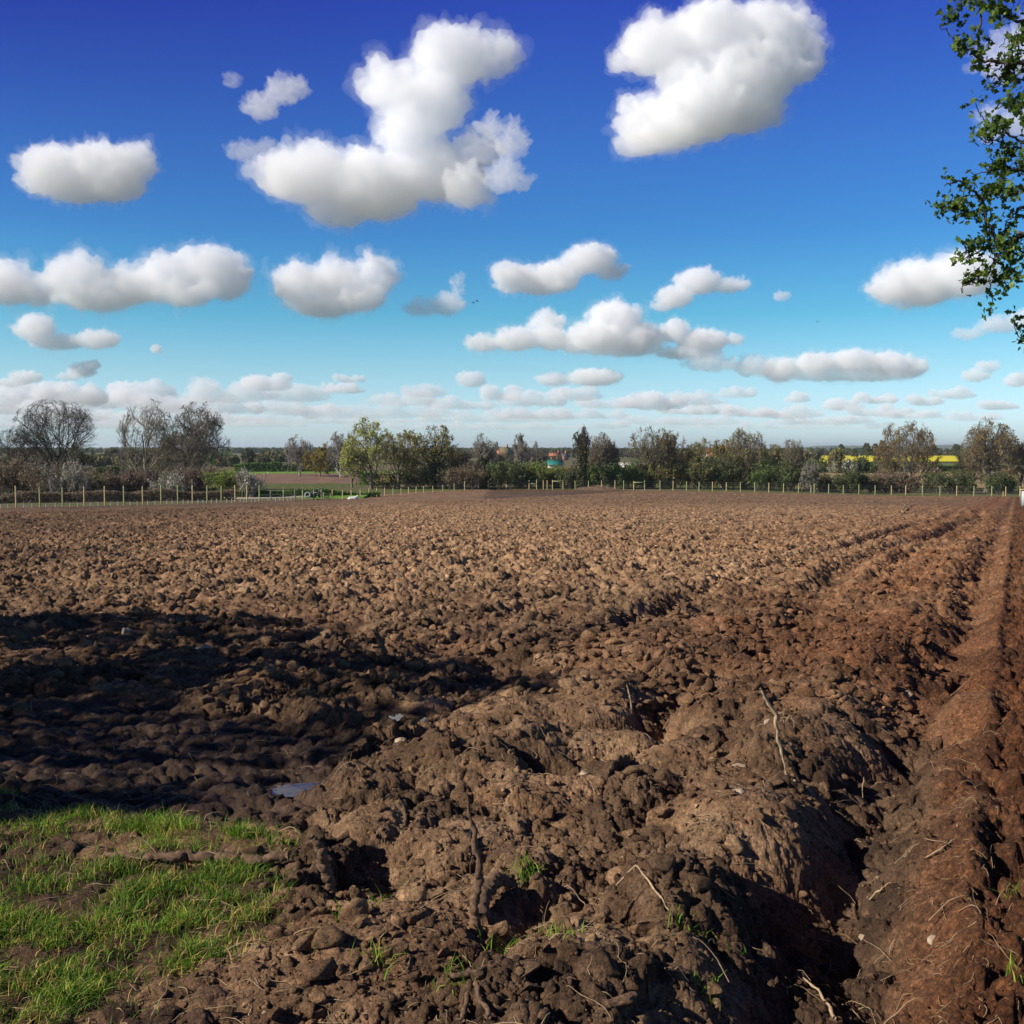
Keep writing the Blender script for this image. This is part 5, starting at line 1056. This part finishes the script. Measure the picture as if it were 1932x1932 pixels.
def strands(name, n, r0, r1, lim, Lr, rad, mat, seed, label, sel=None, arch=.5, k=6):
    rg = np.random.default_rng(seed); r = r0 * (r1 / r0) ** rg.random(n); th = np.radians(rg.uniform(lim[0], lim[1], n)); x = r * np.sin(th); y = r * np.cos(th)
    if sel is not None: ok = sel(x, y, rg); x, y = x[ok], y[ok]; n = len(x)
    az = rg.uniform(0, 6.283, n); L = Lr[0] * (Lr[1] / Lr[0]) ** rg.random(n); P_ = np.empty((n, k, 3)); hx, hy = x.copy(), y.copy()
    for i in range(k):
        P_[:, i, 0] = hx; P_[:, i, 1] = hy; az = az + rg.normal(size=n) * .35; hx = hx + np.cos(az) * L / k; hy = hy + np.sin(az) * L / k
    zz = soil_z(P_[..., 0].ravel(), P_[..., 1].ravel()).reshape(n, k); z0 = np.maximum.accumulate(np.maximum(zz, np.roll(zz, 1, 1)), 1)
    t = np.linspace(0, 1, k)[None]; lift = (rg.random((n, 1)) ** 2) * arch * .45 * L[:, None] * 4 * t * (1 - t) + (rg.random((n, 1)) < .12) * L[:, None] * .5 * t
    P_[..., 2] = .5 * zz + .5 * zz.mean(1, keepdims=True) + lift + .004
    P_[..., 2] = np.maximum(P_[..., 2], zz - .004)
    V, F_ = tubes(P_, np.repeat((rad * (.6 + .8 * rg.random(n)))[:, None], k, 1) * np.linspace(1, .5, k)[None], 3)
    return tag(mesh_np(name, V, F_, mat), label, kind='stuff')
strands('dead_straw', 2600, 2.4, 13, (-34, 34), (.03, .13), .0016, M['straw'], 41, 'dead straw stems strewn over soil and grass', lambda x, y, rg: rg.random(len(x)) < np.clip(.35 + .5 * grass_mask(x, y) + .6 * bump(uv(x, y)[0], -.2, .15), 0, 1))
strands('root_fibres', 900, 2.4, 9, (-30, 34), (.06, .28), .0019, M['stick'], 42, 'fine roots sticking out of the ploughed soil', None, .5, 7)
strands('dead_straw', 2200, 2.6, 20, (14, 34), (.03, .10), .0018, M['straw'], 43, 'frayed root threads along the edge of the last furrow', lambda x, y, rg: np.abs(uv(x, y)[0] + .2) < .09 + .25 * rg.random(len(x)) ** 3, .8)

# puddles
for k, (cx, cy, rx, ry, dep) in enumerate(PUDDLES):
    m, n_, b = nt('muddy_water'); b.inputs['Base Color'].default_value = (.035, .026, .02, 1); b.inputs['Roughness'].default_value = .03; b.inputs['Specular IOR Level'].default_value = .5
    set_bump(n_, b, noise(n_, 14, 2, .5), .15, .004)
    V = [(0, 0, 0)] + [(rx * 1.7 * math.cos(a), ry * 1.7 * math.sin(a), 0) for a in np.linspace(0, 2 * np.pi, 40, endpoint=False)]
    F_ = [(0, 1 + i, 1 + (i + 1) % 40) for i in range(40)]
    z = float(base_z(cx, cy)) + .03 - dep + .012 + .008
    o = mesh_np('puddle', V, np.array(F_), m); o.location = (cx, cy, z); tag(o, ['small bright puddle further from the viewer', 'larger puddle nearer the grass'][k], kind='structure')

# ------------------------------------------------------------------ notable sticks, roots and stones in the foreground
def gp(px, py, lift=0.0):
    """where the ray through a place of the photograph meets the soil"""
    q = at(px, py, 1.0); sx, sz = q.x, q.z - EYE
    D = EYE / (-sz - .0368)
    for _ in range(6): D = max(.5, (EYE - (float(soil_z(sx * D, D)[0]) + .0368 * D)) / (-sz - .0368))
    return Vector((sx * D, D, float(soil_z(sx * D, D)[0]) + lift))
def stick(name, pts, rads, mat, label, cat='stick', lifts=None, wob=.006, D=None, sub=16, children=(), n=10):
    """a root or stick; pts in the photograph's pixels, all at the depth of its foot plus its own lean"""
    rg = np.random.default_rng(len(label)); foot = gp(*pts[0]); W = []
    for i, (px, py) in enumerate(pts):
        if lifts is not None and lifts[i] is not None: q = gp(px, py, lifts[i])
        else: q = at(px, py, foot.y + (D or 0) * i)
        W.append(np.array(q))
    W = np.array(W) - np.array(foot); t = np.linspace(0, len(W) - 1, (len(W) - 1) * sub + 1)
    Q = np.stack([np.interp(t, np.arange(len(W)), W[:, k]) for k in range(3)], 1); kk = np.array([.25, .5, .25])
    for _ in range(3): Q[1:-1] = .25 * Q[:-2] + .5 * Q[1:-1] + .25 * Q[2:]
    Q += wob * 1.6 * np.stack([perlin(t * 2.3, t * 0 + k_, len(label)) for k_ in range(3)], 1) * np.minimum(1, t[:, None]); r = np.interp(t, np.arange(len(W)), rads) * (1 + .22 * perlin(t * 5, t * 0, 3) + .10 * rg.normal(size=len(t)))
    p = Parts(); p.tube(Q, r, n); Vq = p.V[0]; Cq = np.repeat(Q, n, 0); dq = Vq - Cq; p.V[0] = Cq + dq * (1 + .55 * perlin3(Vq / .022, 2) + .35 * perlin3(Vq / .009, 5))[:, None]; o = p.build(name, mat, smooth=True); o.location = foot; tag(o, label, cat)
    for (cp, cr) in children:
        Wc = np.array([np.array(at(px, py, foot.y + .0)) for px, py in cp]) - np.array(foot); tt = np.linspace(0, len(Wc) - 1, (len(Wc) - 1) * 4 + 1)
        Qc = np.stack([np.interp(tt, np.arange(len(Wc)), Wc[:, k]) for k in range(3)], 1) + rg.normal(size=(len(tt), 3)) * wob * .6 * (tt[:, None] > 0)
        p = Parts(); p.tube(Qc, np.linspace(cr, cr * .45, len(tt)), 5); p.build('twig', mat, o, smooth=True)
    return o
stick('fallen_branch', [(545, 1630), (480, 1640), (400, 1636), (320, 1634), (250, 1630), (190, 1622)], [.018, .024, .022, .018, .014, .010], M['mudstick'], 'long mud caked branch lying across the grass', 'branch', lifts=[.035, .04, .04, .04, .035, .02], wob=.012)
stick('root', [(902, 1762), (893, 1705), (905, 1640), (893, 1560), (878, 1500)], [.020, .016, .014, .008, .003], M['mudstick'], 'upright mud crusted root standing in the dark hollow, bottom centre', 'root', children=[([(904, 1640), (925, 1600), (935, 1575)], .004), ([(900, 1610), (885, 1580), (890, 1545)], .003)])
stick('root', [(905, 1745), (912, 1712), (940, 1690), (975, 1672)], [.034, .030, .024, .008], M['mudstick'], 'thick curved pale root end next to the upright root', 'root', lifts=[.02, .06, .06, .03], wob=.004)
stick('root', [(630, 1702), (622, 1668), (612, 1630), (600, 1600), (588, 1578)], [.012, .022, .020, .018, .012], M['mudstick'], 'knobbly upright mud caked root at the right end of the fallen branch', 'root', wob=.008)
stick('broken_branch', [(1492, 1482), (1478, 1440), (1467, 1390), (1462, 1345), (1432, 1300)], [.004, .006, .010, .010, .006], M['stick'], 'pale forked broken branch standing out of the soil, right of centre', 'branch', wob=.005, children=[([(1464, 1350), (1480, 1340), (1478, 1365)], .005), ([(1462, 1345), (1445, 1312), (1425, 1302)], .005), ([(1478, 1365), (1492, 1350), (1500, 1372)], .003)])
stick('stick', [(1193, 1345), (1190, 1322), (1185, 1300), (1183, 1292)], [.007, .006, .005, .004], M['stick'], 'short straight pale stick stuck upright near the centre', 'stick', wob=.002)
stick('stick', [(1628, 1516), (1626, 1490), (1630, 1465)], [.003, .003, .002], M['stick'], 'thin upright stalk beside the dark furrow on the right', 'stick', wob=.004)
stick('root', [(872, 1932), (880, 1880), (885, 1850), (900, 1872), (925, 1932)], [.008, .008, .007, .007, .006], M['mudstick'], 'forked pale root at the very bottom of the picture', 'root', lifts=[.02, .02, .03, .02, .02], wob=.005)
stick('root', [(845, 1855), (905, 1845), (955, 1820), (985, 1812)], [.006, .011, .009, .005], M['mudstick'], 'long dark root lying on the smooth slab, bottom centre', 'root', lifts=[.01, .02, .02, .015], wob=.004)
stick('stick', [(1162, 1680), (1200, 1690), (1245, 1706), (1262, 1725)], [.003, .004, .004, .002], M['stick'], 'thin curved stick lying below the pale clod', 'stick', lifts=[.02, .02, .02, .01], wob=.003)
stick('root', [(1515, 1860), (1548, 1890), (1575, 1932)], [.003, .005, .006], M['stick'], 'crooked pale root in the furrow at the bottom right', 'root', lifts=[.03, .02, .02], wob=.006)
stick('root', [(1640, 1700), (1662, 1690), (1680, 1672)], [.005, .004, .002], M['stick'], 'twisted thin root in the dark furrow, lower right', 'root', lifts=[.02, .03, .02], wob=.006)
stick('twig', [(1745, 1620), (1775, 1602), (1800, 1592)], [.003, .004, .003], M['stick'], 'short arched twig on the flat strip at the right', 'twig', lifts=[.01, .03, .01], wob=.003)
stick('twig', [(1790, 1325), (1840, 1290), (1905, 1262), (1932, 1256)], [.003, .005, .005, .004], M['stick'], 'long thin twig across the flat strip near the right edge', 'twig', lifts=[.01, .03, .02, .01], wob=.006)
stick('stump_root', [(728, 1240), (722, 1222), (712, 1200), (708, 1188)], [.035, .032, .026, .018], M['mudstick'], 'stubby slanting root sticking up left of centre', 'root', wob=.004)
stick('forked_branch', [(1700, 970), (1709, 960), (1716, 952)], [.06, .05, .03], M['stick'], 'forked pale branch lying far out on the field at the right', 'branch', lifts=[.1, .25, .4], wob=.02, children=[([(1704, 966), (1700, 957), (1698, 953)], .04)])
def stone(px, py, s, label, mat='stone', seed=0, sq=(1, .8, .65)):
    rg = np.random.default_rng(seed); q = gp(px, py); V, F_ = ICO[4]; V = V * (1 + .30 * perlin3(V * 1.1 + seed * 5, 3)[:, None] + .12 * perlin3(V * 3 + seed, 4)[:, None] + .05 * perlin3(V * 9 + seed, 5)[:, None])
    for _ in range(6):
        a = rg.normal(size=3); a /= np.linalg.norm(a); t = .7 + .2 * rg.random(); dd = V @ a; V = V - np.maximum(dd - t, 0)[:, None] * a * .85
    o = mesh_np('stone' if mat == 'stone' else 'clod', V * np.array(sq) * s / 2, F_, M[mat], smooth=True); o.location = q + Vector((0, 0, -s * .06)); o.rotation_euler = (rg.uniform(-.3, .3), rg.uniform(-.3, .3), rg.uniform(0, 6))
    if mat != 'stone': 
        for k, v_ in (('dry', .9), ('red', 0.0), ('cv', .8), ('wet', 0.0)): a_ = o.data.attributes.new(k, 'FLOAT', 'POINT'); a_.data.foreach_set('value', np.full(len(V), v_, np.float32))
    tag(o, label, 'stone' if mat == 'stone' else 'clod')
ST = [(1393, 1446, .10, 'rounded pale stone on top of the central slab'), (1395, 1494, .07, 'flat pale stone just below the rounded one'), (755, 1396, .09, 'smooth pale stone on the sunlit hump'), (1106, 1277, .11, 'pale stone on the bank right of the picture centre'), (1103, 1460, .07, 'oval pale stone left of the deep dark furrow'),
      (240, 1192, .17, 'bright pale stone standing in the shaded clods at the left'), (385, 1230, .16, 'pale stone at the edge of the shadow, left of centre'), (1455, 1368, .09, 'pale stone at the foot of the broken branch'), (1630, 1770, .045, 'small pale stone in the lower right furrow'), (1760, 1775, .05, 'pale flat stone on the reddish strip, lower right'), (1712, 1310, .10, 'rusty pale stone on the crest of the last furrow'), (592, 1862, .04, 'tiny pale stone in the bare patch below the grass')]
for k, (px, py, s, lab) in enumerate(ST): stone(px, py, s, lab, seed=k)
stone(1172, 1655, .16, 'crumbly pale clod, largest light lump at the bottom centre', 'soil', 50)
stone(1140, 1712, .11, 'wedge shaped pale clod left of the thin curved stick', 'soil', 51, (1, .5, .5))
stone(1088, 1742, .11, 'pointed pale clod resting on the smooth slab', 'soil', 52, (1, .6, .5))

# ------------------------------------------------------------------ hawthorn whose branches hang in at the top right
def hawthorn():
    rg = np.random.default_rng(9); x0, y0 = 4.9, 5.6; z0 = float(soil_z(x0, y0)[0]); root = empty('hawthorn_tree', (x0, y0, z0)); tag(root, 'hawthorn tree whose leafy twigs hang into the top right corner', 'tree')
    O = np.array([x0, y0, z0])
    P0_, R0_ = grow(np.zeros((1, 3)), np.array([[-.1, 0, 1.0]]), np.array([2.2]), np.array([.13]), 8, .08, .02, rg, taper=.6)
    V, F_ = tubes(P0_, R0_, 10); mesh_np('trunk', V, F_, M['twig'], root, smooth=True)
    segs = []; tips = []
    def path(pts, D, r0, r1, joint=True, dd=0.0):
        W = np.array([np.array(at(px, py, D + dd * i)) for i, (px, py) in enumerate(pts)]) - O
        t = np.linspace(0, len(W) - 1, (len(W) - 1) * 5 + 1); Q = np.stack([np.interp(t, np.arange(len(W)), W[:, k]) for k in range(3)], 1)
        for _ in range(2): Q[1:-1] = .25 * Q[:-2] + .5 * Q[1:-1] + .25 * Q[2:]
        Q[1:-1] += rg.normal(size=Q[1:-1].shape) * .006
        segs.append((Q, np.linspace(r0, r1, len(Q)))); return Q
    def reach(px, py, D, r):                                            # the limb from the trunk out to where a twig enters
        e = np.array(at(px, py, D)) - O; s = P0_[0, -1] + 0; hub = np.array(at(2330, 120 if py < 200 else (300 if py < 400 else (470 if py < 600 else 640)), 5.35)) - O; s = hub; m = (s + e) / 2 + [0, 0, .06]
        t = np.linspace(0, 1, 12)[:, None]; Q = (1 - t) ** 2 * s + 2 * t * (1 - t) * m + t * t * e; Q[1:-1] += rg.normal(size=Q[1:-1].shape) * .03
        segs.append((Q, np.linspace(.018, r, 12)))
    VIS = [([(1990, 430), (1932, 443), (1905, 457), (1887, 467), (1868, 432), (1857, 379), (1834, 358), (1806, 341), (1782, 351)], .013, .003, .35),
           ([(1887, 467), (1852, 474), (1824, 485), (1815, 492)], .005, .002, .8), ([(1890, 470), (1876, 499), (1862, 520), (1838, 524), (1817, 548)], .006, .002, .8),
           ([(1868, 522), (1868, 562), (1873, 590)], .003, .0015, .3), ([(1894, 470), (1898, 492), (1910, 510), (1898, 527)], .005, .002, .7),
           ([(1905, 457), (1899, 422), (1918, 400), (1945, 380)], .006, .004, .45), ([(1857, 379), (1872, 358), (1868, 352)], .003, .002, .7), ([(1860, 400), (1842, 405), (1812, 408)], .004, .002, .9),
           ([(1960, 480), (1932, 485), (1912, 489), (1898, 485)], .005, .003, .4), ([(1834, 358), (1812, 378), (1800, 395), (1780, 392)], .004, .002, .95), ([(1868, 432), (1856, 455), (1850, 470)], .003, .002, .6),
           ([(1990, 120), (1932, 122), (1890, 118), (1855, 110), (1826, 92), (1800, 75), (1772, 48)], .010, .002, .65), ([(1855, 110), (1842, 80), (1850, 40), (1853, -10), (1856, -60)], .006, .005, .75), ([(1835, 10), (1815, 5), (1790, 25)], .003, .002, .9),
           ([(1990, 60), (1932, 45), (1905, 30), (1880, 10), (1860, -20)], .008, .004, .95), ([(1960, 165), (1932, 150), (1900, 135), (1885, 150), (1890, 160)], .006, .002, .95), ([(1975, 90), (1930, 85), (1900, 70), (1885, 90)], .006, .002, .95),
           ([(1990, 280), (1932, 270), (1900, 250), (1870, 235), (1850, 218)], .008, .002, .7), ([(1932, 270), (1905, 285), (1880, 262), (1858, 268)], .006, .002, .9), ([(1975, 330), (1932, 325), (1895, 320), (1870, 322), (1832, 325)], .007, .002, .9),
           ([(1900, 320), (1885, 345), (1898, 372)], .004, .002, .8), ([(1970, 215), (1930, 200), (1910, 190), (1905, 175)], .006, .002, .85), ([(1970, 360), (1932, 355), (1905, 365)], .006, .002, .8), ([(1990, 300), (1940, 300), (1915, 305)], .006, .003, .9), ([(1980, 20), (1945, 0), (1910, -25)], .006, .003, .9), ([(2000, 250), (1950, 235), (1925, 225)], .006, .003, .95),
           ([(1975, 640), (1932, 636), (1922, 640), (1908, 646)], .004, .001, .55), ([(1945, 515), (1925, 520), (1907, 528)], .003, .0015, .7)]
    for hy in (120, 300, 470, 640):
        e = np.array(at(2330, hy, 5.35)) - O; t = np.linspace(0, 1, 14)[:, None]; s = P0_[0, -1 if hy < 400 else -3]; m = (s + e) / 2 + [.1, 0, .3 if hy < 400 else .1]
        Q = (1 - t) ** 2 * s + 2 * t * (1 - t) * m + t * t * e; Q[1:-1] += rg.normal(size=Q[1:-1].shape) * .02; segs.append((Q, np.linspace(.06, .018, 14)))
    cl = []
    for k, (pts, r0, r1, leafy) in enumerate(VIS):
        D = 5.2 + .35 * math.sin(k * 2.1) if pts[0][0] > 1940 else 5.2
        if 0 < k < 11: D = 5.2
        D = 5.2 + (.0 if k < 12 else .3 * math.sin(k * 1.7))
        Q = path(pts, D, r0, r1)
        if pts[0][0] > 1940: reach(pts[0][0], pts[0][1], D, r0)
        n = int(len(Q) * (.62 if k > 10 else .66) * leafy)
        ii = rg.integers(max(1, 0), len(Q), n)
        for i in ii:
            d = rg.normal(size=3); d /= np.linalg.norm(d); L = rg.uniform(.02, .10 if k > 10 else .06); e = Q[i] + d * L + np.array([0, 0, .02])
            segs.append((np.array([Q[i], (Q[i] + e) / 2 + rg.normal(size=3) * .005, e]), np.array([.0022, .0018, .0012]))); 
            for f in (.35, .7, 1.0):
                for _ in range(int(rg.integers(3, 7))): cl.append(Q[i] + (e - Q[i]) * f + rg.normal(size=3) * .018)
    # the rest of the crown, out of the picture to the right
    st = np.tile(P0_[0, -1], (14, 1)); dr = rg.normal(size=(14, 3)) + [.9, .1, .9]
    Pa, Ra = grow(st, dr, 1.6 + .8 * rg.random(14), np.full(14, .05), 8, .2, .08, rg); p, d, L, r = spawn(Pa, Ra, 7, .2, 1, 50, .5, .5, np.full(14, 1.9), rg); Pb, Rb = grow(p, d, L, r, 6, .22, 0, rg)
    p, d, L, r = spawn(Pb, Rb, 5, .2, 1, 50, .5, .5, L, rg); Pc, Rc = grow(p, d, L, r, 4, .22, 0, rg)
    q = (Pc + O); vis = (np.abs(q[..., 0]).max(1) > .49 * q[..., 1].min(1)); 
    for Pq, Rq in ((Pa, Ra), (Pb, Rb), (Pc, Rc)):
        for a, b in zip(Pq, Rq):
            w = a + O
            if (w[:, 0] > .54 * w[:, 1]).all(): segs.append((a, np.maximum(b, .003)))
    pc = Pc[:, 1:].reshape(-1, 3); pc = pc[((pc + O)[:, 0] > .55 * (pc + O)[:, 1])]; c2 = pc[rg.integers(0, len(pc), 9000)] + rg.normal(size=(9000, 3)) * .05
    V = []; F_ = []; o = 0
    for Q, R in segs:
        v, f = tubes(Q[None], R[None], 6); V.append(v); F_.append(f + o); o += len(v)
    mesh_np('branches', np.concatenate(V), np.concatenate(F_), M['twig'], root, smooth=True)
    # lobed leaves: three joined facets each
    def leaves(c, size, nm):
        n = len(c); a = rg.normal(size=(n, 3)) + [0, 0, .4]; a /= np.linalg.norm(a, axis=1)[:, None]; b = np.cross(a, rg.normal(size=(n, 3))); b /= np.linalg.norm(b, axis=1)[:, None]; nn = np.cross(a, b)
        s = (size * (.6 + .8 * rg.random(n)))[:, None]
        prof = [(0, 0), (.25, .30), (.42, .16), (.55, .44), (.72, .20), (1.0, .04), (1.0, -.04), (.72, -.20), (.55, -.44), (.42, -.16), (.25, -.30)]
        V = np.stack([c + a * s * u_ + b * s * v_ + nn * s * abs(v_) * .35 for u_, v_ in prof], 1).reshape(-1, 3); i = (np.arange(n) * 11)[:, None]
        F4 = np.concatenate([i + np.array([[1, 2, 9, 10]]), i + np.array([[2, 3, 8, 9]]), i + np.array([[3, 4, 7, 8]]), i + np.array([[4, 5, 6, 7]])]); F3 = i + np.array([[0, 1, 10]])
        mesh_np(nm, V, [F4, F3], M['haw'], root, attrs={'lv': np.repeat(np.clip(.45 + .25 * rg.normal(size=n), 0, 1), 11)})
    leaves(np.concatenate([np.array(cl), c2]), .030, 'leaves')
hawthorn()

# trees out of the picture on the left: they throw the dark shadows across the gateway and the field
def shade_tree(x, y, w, h, seed, label, nleaf=7000):
    make_tree('hedgerow_tree', seed, x, y, w, h, twr=.012, leaf='dark_leaf', nleaf=nleaf, lsize=.22, trunk=.15, dome=.45, limbs=12, label=label, cat='tree', group='hedgerow trees off the left side', zoff=.5, lowleaf=.35)
SHADE = [(-9.6, 5.4, 5.6, 6.6, 'dense tree outside the left side of the picture, nearest the gateway'), (-12.6, 7.9, 6.0, 7.0, 'second dense tree outside the left side of the picture'), (-10.2, 3.1, 4.6, 5.6, 'smallest tree outside the left side, beside the verge'), (-15.2, 9.6, 6, 6.4, 'broad tree outside the left side, behind the gateway trees'), (-27, 22, 11, 12, 'tall thin tree further up the left side, outside the picture')]
for k, (x, y, w, h, lab) in enumerate(SHADE): shade_tree(x, y, w, h, 60 + k, lab, 6500 if k < 4 else 3500)

# ------------------------------------------------------------------ the air
def haze():
    m = bpy.data.materials.new('haze_air'); m.use_nodes = True; n = m.node_tree; n.nodes.clear(); o = n.nodes.new('ShaderNodeOutputMaterial')
    v = n.nodes.new('ShaderNodeVolumePrincipled'); v.inputs['Color'].default_value = (.80, .92, 1.0, 1); v.inputs['Density'].default_value = .00008; v.inputs['Anisotropy'].default_value = .2
    n.links.new(v.outputs[0], o.inputs['Volume'])
    p = Parts(); p.box((0, 0, 32), (124000, 124000, 84)); b = p.build('haze', m); tag(b, 'thin haze over the fields', kind='stuff')
haze()
